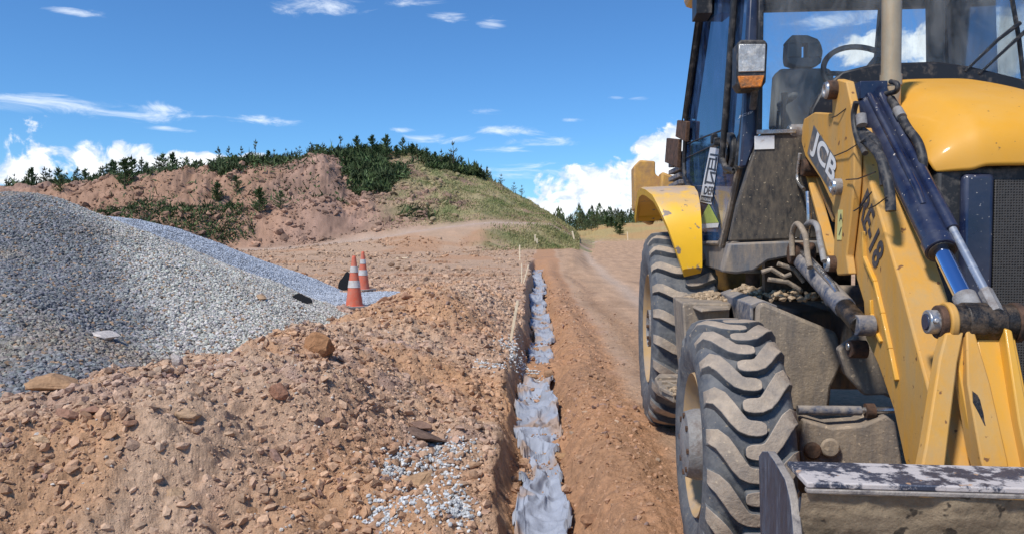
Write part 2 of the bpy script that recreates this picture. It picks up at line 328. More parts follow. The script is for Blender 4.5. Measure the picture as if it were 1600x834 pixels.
# ------------------------------------------------------------ terrain
def trench_x(y):
    return .165 + .0325*(y-4) + .00085*np.maximum(y-30, 0)**2*.9 + .045*np.sin(y*.62+.4) + .015*np.sin(y*2.3+1)
RIDGE = [(-5.6,3.5,.34), (-2.9,3.8,.42), (-2.2,4.1,.64), (-1.85,4.5,.62), (-1.70,5.4,.64), (-1.72,7.0,.50), (-1.48,8.1,.53), (-1.15,9.3,.80), (-1.0,11.5,.68), (-.7,14.5,.42)]
HXP = np.array([-700, -300, 0, 110, 250, 340, 440, 490, 560, 640, 700, 770, 850, 905, 960, 1100])
HYP = np.array([300, 300, 299, 296, 280, 268, 260, 246, 240, 243, 257, 284, 331, 364, 372, 372])
def base_height(x, y):
    """large shapes only"""
    y1 = np.maximum(y, .5)
    rd = 0.0 + .011*np.maximum(y-22, 0) - .009*np.maximum(y-140, 0)
    left = .35 + .011*np.maximum(y-22, 0) - .009*np.maximum(y-140, 0)
    s = x - trench_x(y) + .06*fbm(x, y, 1.7, 3, 31) + .035*fbm(x, y, 6, 3, 32)
    # berm
    d, hr = segdist(x, y, RIDGE)
    low = -.02 + .16*ss(y, 3.2, 8); front = hr - (hr-low)*ss(d, .05, 1.65)
    behind = x*0 + .35
    # which side of the ridge: the gravel side lies beyond / left
    sidex = np.interp(y, [3.4,3.95,4.15,4.5,5.4,7.0,8.1,9.3,11.5,14.5], [-9,-2.9,-2.2,-1.85,-1.70,-1.72,-1.48,-1.15,-1.0,-.7])
    isb = (x < sidex) & (y > 3.9) | ((x <= -2.9) & (y > np.interp(x, [-5.6,-2.9], [3.7,3.95])))
    bk = hr - (hr-.33)*ss(d, 0.0, .8)
    hump = sum(h_*np.exp(-(((x-a_)*c_+(y-b_)*s_)/rx)**2-((-(x-a_)*s_+(y-b_)*c_)/ry)**2) for a_, b_, h_, rx, ry, c_, s_ in
               [(-1.05,4.6,.16,.55,.25,.8,.6), (-.45,6.3,.14,.5,.3,.9,-.4), (-.75,8.4,.16,.5,.45,.8,.6), (-1.75,3.6,.13,.45,.22,.9,.3), (-.65,3.7,.10,.5,.18,.8,-.6), (-.35,10.6,.12,.4,.6,1,0), (-2.4,3.3,.08,.4,.25,1,0), (-.25,4.9,.08,.18,.5,1,0)])
    berm = np.where(isb, bk, front + hump*ss(-s, .25, .55))
    berm = berm*(1-ss(y, 12, 17)) + left*ss(y, 12, 17)
    leftg = np.where(y < 17, berm, left)
    far_edge = ss(y, 20, 45)
    # trench cut
    wl = ss(s, -.29, -.13); wr = ss(s, .10, .36)
    floor = -.19 + rd
    right = rd + .10*np.exp(-((s-.48)/.22)**2)*(1-.5*far_edge)
    z = leftg*(1-wl) + floor*wl*(1-wr) + right*wr
    # plateau, terrace, hill (works on direction so that it spreads with distance)
    px = CX + F*x/y1
    cr = 78.0
    hc = CAMZ + (HY - np.interp(px, HXP, HYP))*cr/F
    hc = np.where(px > 905, np.minimum(hc, left), hc)
    tz = np.interp(px, [-300, 340, 560, 700, 770, 860, 905], [.35, .35, 1.2, 2.15, 2.5, 2.45, 1.2])      # terrace the track climbs
    base = np.interp(px, [-300, 200, 340, 480, 600, 750, 905], [44, 46, 50, 52, 54, 57, 64])
    hm = 1 - ss(px, 893, 925)
    t_up = ss(y, base-13, base-4)*ss(px, 520, 640)
    zt = left + (tz-left)*(lambda k: t_up*k + ss(y, base-16, base-4)*ss(px, 300, 560)*(1-k))(ss(px, 560, 740))
    slope = np.clip((y-base)/(cr-base), 0, 1)
    prof = slope**.85
    # left part: two red steps before the top
    st = ss(slope, .02, .16)*.30 + ss(slope, .30, .46)*.34 + slope*.36
    prof = np.where(px < 500, st, prof*(ss(px, 500, 560)) + st*(1-ss(px, 500, 560)))
    hill = zt + (np.maximum(hc, zt)-zt)*prof
    back = ss(y, cr+10, 190)
    hill = hill*(1-back) + left*back
    z = np.where((y > 28) & (px < 925), z*(1-hm*ss(y, 28, 34)) + hill*hm*ss(y, 28, 34), z)
    # far rise with woods beyond the bend and to the right
    fr = ss(y, 105, 200)*ss(px, 840, 960)
    rise = np.interp(px, [840, 900, 1000, 1200, 1600, 2400], [3, 4.6, 6.0, 9, 15, 22])
    z = np.where(y > 100, z + fr*(rise*(1-.2*ss(y, 220, 500)) - z), z)
    rr = ss(px, 1150, 1500)*ss(y, 26, 60)*(1-ss(y, 100, 200)); z = z + rr*5
    # ground behind the viewer and wide left settles to the plateau
    z = np.where(y < 1.2, z*ss(y, -1, 1.2) + .15*(1-ss(y, -1, 1.2)), z)
    return z, s, px
def height(x, y, want=False):
    z, s, px = base_height(x, y)
    soil = (1-ss(s, .75, .95)) * (1-.7*ss(y, 14, 22)) * (1-.6*ss(y, 40, 50))
    trench = ss(s, -.3, -.2)*(1-ss(s, .15, .3))
    bil = fbm(x, y, 1.5, 4, 3, .55, True); ys_ = y + 2.2*z + .22*bil; fine = fbm(x, ys_, 6.5, 4, 9, .6, True); mid = fbm(x+fbm(x, y, 1.2, 2, 77)*.5, y, .55, 3, 21)
    rough_l = np.where(s < 0, 1.0, .55)
    z = z + soil*rough_l*(.105*bil + .028*fine + .10*mid) * np.where(trench > .5, .22, 1)
    # road: smooth with tyre lugs pressed in and shallow ruts
    road = ss(s, .75, .95)*(1-ss(y, 45, 80))
    z = z + road*(.020*fbm(x, y, 1.1, 4, 40) + .004*fine - .03*np.exp(-((s-1.25-.03*y*0)/.16)**2)*ss(y, 3, 5) - .02*np.exp(-((s-2.5)/.3)**2))
    trk = np.exp(-((s-1.22)/.15)**4)*(1-ss(y, 22, 30)); z = z + road*trk*.020*np.sin((y + .35*np.abs(s-1.22))*2*np.pi/.13)
    # soil blocks fallen into the trench
    for yc, a, wd in ((8.4, .17, .26), (5.6, .07, .07), (10.4, .08, .12), (12.9, .08, .15), (17, .09, .2)):
        z = z + trench*a*np.exp(-((y-yc)/wd)**2)
    # distant slopes
    yb_ = np.interp(px, [-300, 200, 340, 480, 600, 750, 905], [44, 46, 50, 52, 54, 57, 64]); rel = np.where(px < 925, .12+.88*ss(y, yb_-.5, yb_+6), 1)
    hillm = ss(y, 34, 48)*rel
    z = z + hillm*(.5*fbm(x, y, .09, 4, 55) + .75*fbm(x, y, .22, 5, 60, .55, True)*(1-.75*ss(px, 540, 640)) + .45*fbm(x, y*.35, .55, 4, 61, .55, True)*(1-.7*ss(px, 540, 640)) + .16*fbm(x, y, 1.3, 3, 63))*np.where(px < 925, 1, .8)*np.where((px > 905) & (px < 1150) & (y < 105), .25, 1)
    z = z + ss(y, 120, 200)*(2.2*fbm(x, y, .013, 4, 66))
    return (z, s, px) if want else z
def soil_colour(x, y, z, s, px):
    n = x.shape
    a = fbm(x, y, .9, 4, 101)[..., None]; b = fbm(x, y, 2.7, 4, 120)[..., None]; c = fbm(x, y, .25, 3, 140)[..., None]; d4 = fbm(x, y, .06, 4, 150)[..., None]
    red = np.array([.50, .29, .175]); tan = np.array([.60, .41, .275]); pur = np.array([.45, .305, .24]); ora = np.array([.50, .25, .11])
    col = np.ones(n+(1,))*tan*.96
    col = col + (red-col)*np.clip(.35+1.5*a, 0, 1)*.65
    col = col + (pur-col)*ss(b+.5*c, .08, .42)*.8
    col = col + (ora-col)*ss(c-.4*b, .12, .4)*.5
    # right of the trench: fresh orange-brown soil
    m = (ss(s, -.32, -.15)*(1-ss(s, .75, .98)))[..., None]; fresh = np.array([.43, .225, .115]); col = col + (fresh*(1+.25*a)-col)*m*.85
    och = np.zeros(n)
    for a_, b_, r_ in ((-1.35,8.6,1.1), (-.6,3.2,.8), (-2.0,3.2,.5), (-.3,6.2,.55), (-1.7,5.6,.35), (-.5,11.5,.8)): och = np.maximum(och, np.exp(-((x-a_)**2+((y-b_)*.7)**2)/r_**2))
    och = (ss(och+.5*a[...,0]+.3*b[...,0], .35, .8)*(s < -.15))[..., None]; col = col + (np.array([.54, .305, .16])*(1+.25*b)-col)*och*.75
    # road: pale packed
    m = (ss(s, .75, 1.05))[..., None]; st_ = fbm(s*3.2, y*.35, 1.0, 4, 190)[..., None]; road = np.array([.45, .285, .172])*(1+.2*a+.28*b+.35*st_); col = col + (road-col)*m*.9
    pale = (np.exp(-((s-1.9-.02*y)/.25)**2)*ss(y, 5, 9)*.45)[..., None]; col = col + (np.array([.56, .45, .36])-col)*pale*m
    wet = (np.exp(-((s-1.22)/.2)**2)*.5*(1-ss(y, 20, 30)))[..., None]; col = col + (np.array([.28, .165, .10])-col)*wet*m
    # plateau with the pale track
    lm = ((s < -.3)*ss(y, 13, 20))[..., None]; plate = np.array([.45, .30, .195])*(1+.25*a+.2*c); col = col + (plate-col)*lm*.8
    col = col + (np.array([.44,.24,.13])-col)*lm*(ss(c, .05, .3))*.6
    yb = np.interp(px, [-300, 200, 340, 480, 600, 750, 905], [44, 46, 50, 52, 54, 57, 64])
    trk = ((px < 900)*ss(y, yb-7, yb-4.5)*(1-ss(y, yb-.5, yb+1.2)))[..., None]; 
    hm = ((px < 925)*ss(y, yb-1, yb+2))[..., None]
    hred = np.array([.32, .20, .145])*(1+.5*c+.5*a+.35*b); col = col + (hred-col)*hm
    col = col + (np.array([.38, .21, .115])-col)*hm*ss(d4+.3*c, .0, .25)*.35
    wt = np.clip(fbm(x*3, y*.6, .6, 4, 170), -1, 1)[..., None]
    pal = np.array([.47, .35, .27])*(1+.2*wt); col = col + (pal-col)*trk*.9
    gl = fbm(x, y, .35, 4, 180)[..., None]; dry = np.array([.35, .30, .15]); grn = np.array([.17, .20, .07])
    gm = (ss(px, 555, 680)*(px < 930)*ss(y, yb-1, yb+3))[..., None]*ss(gl+.35*c, -.35, .05)
    gcol = dry + (grn-dry)*ss(gl+wt*.5, -.1, .35); col = col + (gcol-col)*gm*.8
    bank = (ss(px+90*gl[..., 0], 735, 830)*(px < 925)*ss(y, yb-14, yb-11)*(1-ss(y, yb-6.5, yb-5)))[..., None]*ss(gl, -.45, -.1); col = col + (gcol*.9-col)*bank*.85
    fm = (ss(y, 100, 125))[..., None]; fcol = np.array([.42, .31, .13])*(1+.3*d4) ; col = col + (fcol-col)*fm*(px > 880)[..., None]
    col = col + (np.array([.45,.22,.09])-col)*fm*(ss(d4, .0, .2))*.5*(px > 880)[..., None]
    fg = (ss(y, 200, 240))[..., None]; col = col + (np.array([.05,.075,.03])-col)*fg
    rm = (ss(px, 1150, 1400)*ss(y, 30, 45))[..., None]; col = col + (grn*.9-col)*rm*.8
    return np.clip(col, .01, .9)
# one sheet: rows at growing distance, columns fanning out; fine where the eye is near
def axis(segs): 
    out = []
    for a, b, n in segs: out.append(np.exp(np.linspace(np.log(a), np.log(b), n, endpoint=False)))
    return np.concatenate(out + [[segs[-1][1]]])
rad = axis([(1.3, 2.4, 60), (2.4, 13, 700), (13, 40, 200), (40, 120, 260), (120, 3000, 90)])
tn = np.concatenate([np.linspace(-6, -1.05, 60, endpoint=False), np.linspace(-1.05, -.76, 60, endpoint=False), np.linspace(-.76, .32, 980, endpoint=False), np.linspace(.32, .8, 120, endpoint=False), np.linspace(.8, 6, 50)])
def sheet(yv, tv, fn_x):
    Y, T = np.meshgrid(yv, tv, indexing='ij'); X = fn_x(Y, T)
    return X, Y
X, Y = np.meshgrid(rad, tn, indexing='ij')[1]*np.minimum(rad, 3000)[:, None], np.repeat(rad[:, None], len(tn), 1)
# rows behind and around the viewer
Yb = np.array([-30, -10, -4, -1, .3, .8])[:, None]*np.ones(len(tn)); Xb = np.repeat((tn*1.3)[None], 6, 0)*np.array([12, 6, 3, 1.6, 1.1, 1.0])[:, None]
X = np.vstack([Xb, X]); Y = np.vstack([Yb, Y])
Z, S, PX = height(X, Y, True)
fn = fbm(X, Y+2.2*Z, 24, 2, 200, .5, True)*.004*((Y > 2)*(Y < 14))*(1-ss(S, .75, .95)); Z = Z + fn
col = soil_colour(X, Y, Z, S, PX)
nr, nc = X.shape; idx = np.arange(nr*nc).reshape(nr, nc)
faces = np.stack([idx[:-1, :-1], idx[:-1, 1:], idx[1:, 1:], idx[1:, :-1]], -1).reshape(-1, 4)
ground = npmesh('ground', np.stack([X, Y, Z], -1).reshape(-1, 3), faces, col.reshape(-1, 3), 'soil')
tag(ground, 'reddish brown earth of the road works with track, banks and hill', kind='structure')

# ------------------------------------------------------------ stones
def ico(sub=0):
    t = (1+5**.5)/2
    v = np.array([(-1,t,0),(1,t,0),(-1,-t,0),(1,-t,0),(0,-1,t),(0,1,t),(0,-1,-t),(0,1,-t),(t,0,-1),(t,0,1),(-t,0,-1),(-t,0,1)], float); v /= np.linalg.norm(v[0])
    f = [(0,11,5),(0,5,1),(0,1,7),(0,7,10),(0,10,11),(1,5,9),(5,11,4),(11,10,2),(10,7,6),(7,1,8),(3,9,4),(3,4,2),(3,2,6),(3,6,8),(3,8,9),(4,9,5),(2,4,11),(6,2,10),(8,6,7),(9,8,1)]
    for _ in range(sub):
        v = list(map(tuple, v)); cache = {}; nf = []
        def mid(a, b):
            k = (min(a,b), max(a,b))
            if k not in cache:
                p = (np.array(v[a])+np.array(v[b]))/2; v.append(tuple(p/np.linalg.norm(p))); cache[k] = len(v)-1
            return cache[k]
        for a,b,c in f:
            x,y,z = mid(a,b), mid(b,c), mid(c,a); nf += [(a,x,z),(b,y,x),(c,z,y),(x,y,z)]
        f = nf; v = np.array(v)
    return np.array(v), np.array(f)
def rand_rot(n):
    q = RNG.normal(size=(n,4)); q /= np.linalg.norm(q, axis=1)[:,None]; w_,x,y,z = q.T
    return np.stack([1-2*(y*y+z*z),2*(x*y-z*w_),2*(x*z+y*w_),2*(x*y+z*w_),1-2*(x*x+z*z),2*(y*z-x*w_),2*(x*z-y*w_),2*(y*z+x*w_),1-2*(x*x+y*y)],-1).reshape(n,3,3)
V0, F0 = ico(0)
def stones(pos, size, cols, flat=.7, jit=.28):
    n = len(pos); sh = V0[None]*(1+RNG.uniform(-jit, jit, (n,12,1)))
    sc3 = np.stack([np.ones(n), RNG.uniform(.65,1,n), RNG.uniform(flat-.2, flat+.15,n)], -1)[:,None,:]
    sh = sh*sc3; rot = rand_rot(n); v = np.einsum('nij,nkj->nki', rot, sh)*size[:,None,None]
    v[:,:,2] *= .85
    v = v + pos[:,None,:]
    f = F0[None] + (np.arange(n)*12)[:,None,None]
    return v.reshape(-1,3), f.reshape(-1,3), np.repeat(cols, 12, 0)
def pick(n, x0, x1, y0, y1, dens):
    """random ground points, thinned by a density function in 0..1, nearer ground sampled more"""
    y = np.exp(RNG.uniform(np.log(y0), np.log(y1), n)); x = RNG.uniform(x0, x1, n); k = RNG.uniform(size=n) < dens(x, y); return x[k], y[k]
def joinm(name, parts, m, smooth=False):
    vs, fs, cs, o = [], [], [], 0
    for v, f, c in parts: vs.append(v); fs.append(f+o); cs.append(c); o += len(v)
    return npmesh(name, np.concatenate(vs), np.concatenate(fs), np.concatenate(cs), m, smooth)

# ------------------------------------------------------------ gravel heaps
def smax(a, b, k=.12): h = np.clip(.5+.5*(a-b)/k, 0, 1); return b*(1-h)+a*h + k*h*(1-h)
def heap1(x, y):
    d, h = segdist(x, y, [(-9.5, 10.2, 1.95), (-7.2, 9.6, 1.96), (-5.75, 9.2, 1.90)])
    r = h - .445*np.sqrt(d*d+.10) + .10
    d2, h2 = segdist(x, y, [(-5.75, 9.2, 1.75), (-4.4, 8.0, 1.10), (-2.9, 7.6, .42)]); r2 = h2 - .40*np.sqrt(d2*d2+.05)
    d3, h3 = segdist(x, y, [(-5.9, 8.6, 1.6), (-4.3, 6.4, .98), (-3.3, 5.2, .52)]); r2 = smax(r2, h3 - .42*np.sqrt(d3*d3+.05) + .06, .15)
    z = smax(r, r2, .2) + .085*fbm(x, y, .7, 3, 300) + .03*fbm(x, y, 2.5, 3, 310)
    return z
def heap2(x, y):
    d, h = segdist(x, y, [(-9.5, 15.5, 1.9), (-6.6, 13.6, 1.72), (-6.2, 13.4, 1.64)])
    r = h - .42*np.sqrt(d*d+.06) + .07
    d2, h2 = segdist(x, y, [(-6.2, 13.4, 1.5), (-3.9, 12.2, .56)]); r2 = h2 - .32*np.sqrt(d2*d2+.05) + .06
    d3, h3 = segdist(x, y, [(-3.9, 12.2, .50), (-2.9, 12.0, .44), (-2.3, 12.8, .42)]); r2 = smax(r2, h3 - .03*d3 - .30*np.maximum(d3-1.1, 0), .08)
    return smax(r, r2, .15) + .06*fbm(x, y, .9, 3, 330)
def heap(name, fn, x0, x1, y0, y1, n, colf, szf, label, cnt, dens_far):
    gx = np.linspace(x0, x1, n); gy = np.linspace(y0, y1, n); X, Y = np.meshgrid(gx, gy, indexing='ij')
    zz = fn(X, Y); gz = height(X, Y); zz = np.where(zz > gz-.12, zz, gz-.12)
    idx = np.arange(n*n).reshape(n, n); f = np.stack([idx[:-1,:-1], idx[1:,:-1], idx[1:,1:], idx[:-1,1:]], -1).reshape(-1, 4)
    keep = ((zz > gz-.10).ravel()[f]).any(1); f = f[keep]
    tri = np.concatenate([f[:, :3], f[:, [0,2,3]]])
    P = np.stack([X, Y, zz], -1).reshape(-1, 3)
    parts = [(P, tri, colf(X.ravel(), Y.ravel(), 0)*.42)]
    x = RNG.uniform(x0, x1, cnt); y = RNG.uniform(y0, y1, cnt); z = fn(x, y); g = height(x, y)
    # stones only where the heap stands proud and can face the road side
    k = (z > g-.02) & (x/y > -.90) & (RNG.uniform(size=cnt) < dens_far(x, y)); x, y, z = x[k], y[k], z[k]
    sz = szf(x, y)*RNG.uniform(.42, 1.4, len(x))
    c = colf(x, y, 1)
    parts.append(stones(np.stack([x, y, z+sz*.25], -1), sz, c))
    o = joinm(name, parts, 'stone'); tag(o, label, 'gravel pile'); return o
def gcol1(x, y, r):
    n = len(x); a = fbm(x, y, .55, 3, 350); base = np.array([.49, .47, .42])*np.ones((n,3))
    dk = ss(-x - .9*(y-5) + .9*a, .8, 2.2)[:,None]; base = base + (np.array([.17,.175,.185])-base)*dk*.85      # older, dirtier stone on the left
    br = ss(fbm(x, y, .6, 3, 360), .1, .4)[:,None]; base = base + (np.array([.36,.29,.21])-base)*br*.55
    if r: base = base*(RNG.uniform(.58, 1.40, (n,1))) * (1+RNG.uniform(-.05,.05,(n,3))); m = RNG.uniform(size=n) < .08; base[m] = np.array([.40,.27,.17])*RNG.uniform(.6,1.2,(m.sum(),1))
    return np.clip(base, .02, .8)
def gcol2(x, y, r):
    n = len(x); base = np.array([.42, .45, .495])*np.ones((n,3))
    if r: base = base*RNG.uniform(.55, 1.4, (n,1))
    return np.clip(base, .02, .8)
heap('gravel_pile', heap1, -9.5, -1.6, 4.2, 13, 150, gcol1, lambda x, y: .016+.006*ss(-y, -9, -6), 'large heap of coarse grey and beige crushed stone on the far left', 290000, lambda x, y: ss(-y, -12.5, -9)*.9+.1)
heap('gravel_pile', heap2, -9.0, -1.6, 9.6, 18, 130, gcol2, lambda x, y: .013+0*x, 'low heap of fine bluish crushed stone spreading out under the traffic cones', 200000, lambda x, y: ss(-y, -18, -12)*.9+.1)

# ------------------------------------------------------------ clods and pebbles lying on the soil (uncountable)
def clodcol(x, y, n):
    z_, s_, p_ = base_height(x, y); own = soil_colour(x, y, z_, s_, p_)*.97
    base = np.array([[.52,.36,.25],[.46,.28,.18],[.44,.31,.24],[.58,.43,.31],[.35,.23,.18]])[RNG.integers(0,5,n)]
    return (own*.72 + base*.28)*RNG.uniform(.72, 1.18, (n,1))
def dens_berm(x, y):
    s = x - trench_x(y); a = fbm(x, y, 1.0, 3, 400); d = np.where(s < -.28, .72+.7*a, 0); d = np.where((s > .16) & (s < 1.0), .36+.5*a-.25*(s > .7), d)
    d = np.where((s > -.2) & (s < .2), .16+.4*a, d); d = d + (s > 1)*.05
    d = d*(1-.9*ss(y, 12, 22))
    d = np.where((heap1(x, y) > .40) | (heap2(x, y) > .40), 0, d)
    return d
px_, py_ = pick(210000, -4.6, 2.0, 2.3, 24, dens_berm)
sz = np.minimum(.0045*np.exp(RNG.exponential(.55, len(px_))), .034)*(1 + .09*(py_-3)); s_ = px_-trench_x(py_); sz = sz*np.where(s_ > .16, .62, 1)
pz = height(px_, py_); infab = np.abs(s_) < .15; pz = pz + np.where(infab, .05, 0); p1 = stones(np.stack([px_, py_, pz+sz*.12], -1), sz, clodcol(px_, py_, len(px_)), .6, .35)
n2_ = 900; xx, yy = pick(n2_*2, -4.0, .1, 2.4, 12, dens_berm); ws = RNG.uniform(.006, .013, len(xx)); p2 = stones(np.stack([xx, yy, height(xx, yy)+ws*.5], -1), ws, np.array([.55,.50,.44])*RNG.uniform(.7,1.2,(len(xx),1)))
xx, yy = pick(6500, -3.6, 1.2, 2.4, 13, lambda x, y: dens_berm(x, y)*ss(fbm(x, y, .8, 3, 430), -.15, .35)); ws = RNG.uniform(.008, .026, len(xx))*(1+.05*yy)
p3 = stones(np.stack([xx, yy, height(xx, yy)+ws*.15], -1), ws, np.array([[.33,.20,.15],[.40,.25,.17],[.45,.32,.22],[.28,.19,.155]])[RNG.integers(0,4,len(xx))]*RNG.uniform(.8,1.2,(len(xx),1)), .38, .40)
o = joinm('soil_clods', [p1, p2, p3], 'clod'); tag(o, 'loose crumbs of red brown soil and pebbles scattered over the banks', kind='stuff')

def rubble():
    n = 26000; px = RNG.uniform(60, 720, n); yb_ = np.interp(px, [-300, 200, 340, 480, 600, 750, 905], [44, 46, 50, 52, 54, 57, 64]); y = yb_+.8 + RNG.uniform(0, 1, n)**1.2*(83-yb_); x = (px-CX)/F*y
    k = fbm(x, y, .35, 3, 660) > RNG.uniform(-.35, .5, n); px, x, y = px[k], x[k], y[k]; z, s_, p_ = height(x, y, True); c = soil_colour(x, y, z, s_, p_)
    sz = .05*np.exp(RNG.exponential(.55, len(x))); sz = np.minimum(sz, .38)
    v, f, c = stones(np.stack([x, y, z+sz*.1], -1), sz, c*RNG.uniform(.6, 1.15, (len(x),1)), .6, .35); o = npmesh('hill_rubble', v, f, c, 'clod', False); tag(o, 'broken stone and clods lying over the brown cut slope of the hill', kind='stuff')
    n = 14000; y = RNG.uniform(17, 48, n); px = RNG.uniform(180, 860, n); x = (px-CX)/F*y; k = (fbm(x, y, .3, 3, 670) > RNG.uniform(-.3, .5, n)) & (x < trench_x(y)-.3) & (heap2(x, y) < .40); x, y = x[k], y[k]
    z, s_, p_ = height(x, y, True); c = soil_colour(x, y, z, s_, p_); sz = .014*np.exp(RNG.exponential(.6, len(x)))*(y/20)
    v, f, c = stones(np.stack([x, y, z+sz*.1], -1), np.minimum(sz, .12), c*RNG.uniform(.6, 1.2, (len(x),1)), .6, .35); o = npmesh('plateau_rubble', v, f, c, 'clod', False); tag(o, 'small stones strewn over the flat ground before the hill', kind='stuff')
rubble()
# bigger rocks one can point at
V2, F2 = ico(2)
def at(px, py, it=60):
    """the ground point seen at a photo pixel"""
    dx = (px-CX)/F; dy_ = -(py-417)/F
    d = Vector((dx, math.cos(PITCH)+dy_*math.sin(PITCH), dy_*math.cos(PITCH)-math.sin(PITCH))); 
    ts = np.exp(np.linspace(math.log(1.5), math.log(120), 1100)); X_, Y_ = ts*d.x, ts*d.y
    zg = np.maximum(height(X_, Y_), np.where((X_ < -1.6) & (Y_ < 18) & (Y_ > 4), np.maximum(heap1(X_, Y_), heap2(X_, Y_)), -9))
    k = np.argmax(CAMZ + ts*d.z < zg); return Vector((X_[k], Y_[k], zg[k]))
def rock(px, py, wpx, hpx, colr, label, cat='rock', name='rock', flat=.55, rz=None, tilt=.2, seed=0, group=None):
    p = at(px, py+hpx*.35); s = p.y/F; rg = np.random.default_rng(seed*7+int(px))
    v = V2.copy(); cuts = rg.normal(size=(16,3)); cuts /= np.linalg.norm(cuts,axis=1)[:,None]
    for c in cuts:                                                   # split planes make it angular
        lim = rg.uniform(.40,.85); dd = v@c; v = v - np.maximum(dd-lim,0)[:,None]*c[None]
    v = v*(1+rg.normal(size=(len(v),1))*.03)
    v = v*np.array([wpx*s*.62, wpx*s*.42, max(hpx*s*.62, .01)])
    M = Matrix.Rotation(rg.uniform(-.5,.5) if rz is None else rz, 3, 'Z') @ Matrix.Rotation(tilt, 3, 'Y'); v = v@np.array(M).T
    v[:,2] += p.z + hpx*s*.18; v[:,0] += p.x; v[:,1] += p.y
    ctr = np.array([p.x, p.y, p.z])
    o = npmesh(name, v-ctr, F2, (np.array(colr)*.8+np.array((.40,.28,.20))*.2*sum(colr)/.85)*rg.uniform(.85,1.1,(len(v),1)), 'clod', False); o.location = ctr; tag(o, label, cat, group); return o
BR = (.36,.20,.10); RD = (.33,.17,.11); GY = (.42,.40,.38); TN = (.44,.29,.17); DK = (.17,.11,.085)
for a in [(160,521,46,24,(.50,.49,.48),'pale grey triangular boulder lying on the gravel slope',3,.1), (278,560,24,26,GY,'small grey stone half buried where gravel meets the brown bank',4,0),
          (408,465,24,11,TN,'flat tan stone on the blue gravel left of the cones',5,0), (90,597,90,26,(.42,.24,.12),'long orange tan slab topping the bank below the grey gravel',6,.15),
          (108,645,44,20,RD,'flat pinkish brown flake near the left edge of the bank',7,.2), (140,640,38,20,RD,'reddish wedge-shaped flake beside the pinkish flat flake',8,-.2),
          (295,643,40,18,TN,'squared tan block in the middle of the left bank',9,0), (434,607,34,32,(.36,.17,.10),'dark red upright block on the upper bank',10,.4),
          (62,688,30,14,(.55,.36,.2),'pale orange pebble at the far left of the bank',11,0), (268,766,32,18,TN,'rounded tan lump low on the left bank',12,0),
          (430,714,32,12,(.30,.18,.14),'thin purplish splinter left of the spilled white gravel',13,.5), (590,462,1,1,BR,'',0,0),
          (668,684,62,24,DK,'long dark slate splinter above the spilled white gravel',14,.35), (652,664,40,14,(.30,.18,.13),'flat brown slab just behind the dark slate splinter',24,.1), (646,750,60,20,(.42,.26,.14),'long tan slab lying across the spilled white gravel',15,-.3),
          (602,466,26,15,(.36,.18,.10),'rounded red clod on the bank beside the larger cone',16,0), (636,462,22,14,(.37,.19,.11),'red brown clod right of the rounded clod on the bank',17,0), (500,536,64,34,(.38,.18,.075),'broken orange lump of soil at the edge of the gravel',18,.2),
          (862,712,52,22,(.42,.25,.12),'large tan block lying across the grey fabric in the trench',19,0), (852,658,22,12,(.40,.24,.12),'small tan stone on the fabric behind the large block',20,0),
          (862,764,30,18,(.36,.2,.1),'brown stone on the fabric close to the viewer',21,0), (922,808,34,26,(.36,.19,.1),'large brown clod beside the fabric at the bottom of the picture',22,0),
          (892,788,28,18,(.34,.18,.09),'brown clod just right of the nearest fabric fold',23,0), (858,585,24,14,(.38,.22,.12),'tan block on the fabric in the middle of the trench',25,0), (835,590,14,10,(.38,.22,.12),'little brown stone at the left side of the mid trench fabric',26,0),
          (740,727,22,14,(.42,.26,.15),'round tan stone right of the spilled gravel',27,0), (505,545,1,1,BR,'',0,0), (395,795,26,14,BR,'brown stone at the bottom of the bank left of the gravel spill',29,0), (205,668,24,14,(.34,.18,.11),'small red stone below the squared tan block',30,0)]:
    if a[5]: rock(a[0],a[1],a[2],a[3],a[4],a[5],seed=a[6],tilt=a[7])

# white gravel spilled on the bank
def spill(pts, n, smin, smax_, label, seed):
    rg = np.random.default_rng(seed); P = []
    for _ in range(n):
        c = pts[rg.integers(len(pts))]; P.append((c[0]+rg.normal()*c[2], c[1]+rg.normal()*c[3]))
    pos = []
    for q in P:
        pos.append(at(*q))
    pos = np.array([tuple(p) for p in pos]); sz = rg.uniform(smin, smax_, len(pos)); pos[:,2] += sz*.3
    keep = pos[:,1] < 12; pos, sz = pos[keep], sz[keep]
    c = np.array([.62,.63,.62])*rg.uniform(.55,1.15,(len(pos),1)); v, f, cc_ = stones(pos, sz, c, .75, .25)
    o = npmesh('gravel_spill', v, f, cc_, 'stone', False); tag(o, label, kind='stuff'); return o
# few hundred pixel rays each: cheap enough
spill([(640,715,22,10),(700,705,24,12),(610,740,10,6),(680,740,24,8),(640,780,34,12),(600,810,16,12),(690,785,26,14),(720,800,10,12)], 1150, .007, .0155, 'white crushed stone spilled around the tan slab on the near bank', 1)
spill([(790,538,10,6),(803,552,6,9),(815,575,4,9),(770,572,14,4)], 330, .010, .017, 'streak of white crushed stone by the single wooden stake', 2)
spill([(842,598,10,4),(832,584,6,3)], 90, .010, .017, 'few white stones fallen into the middle of the trench', 3)

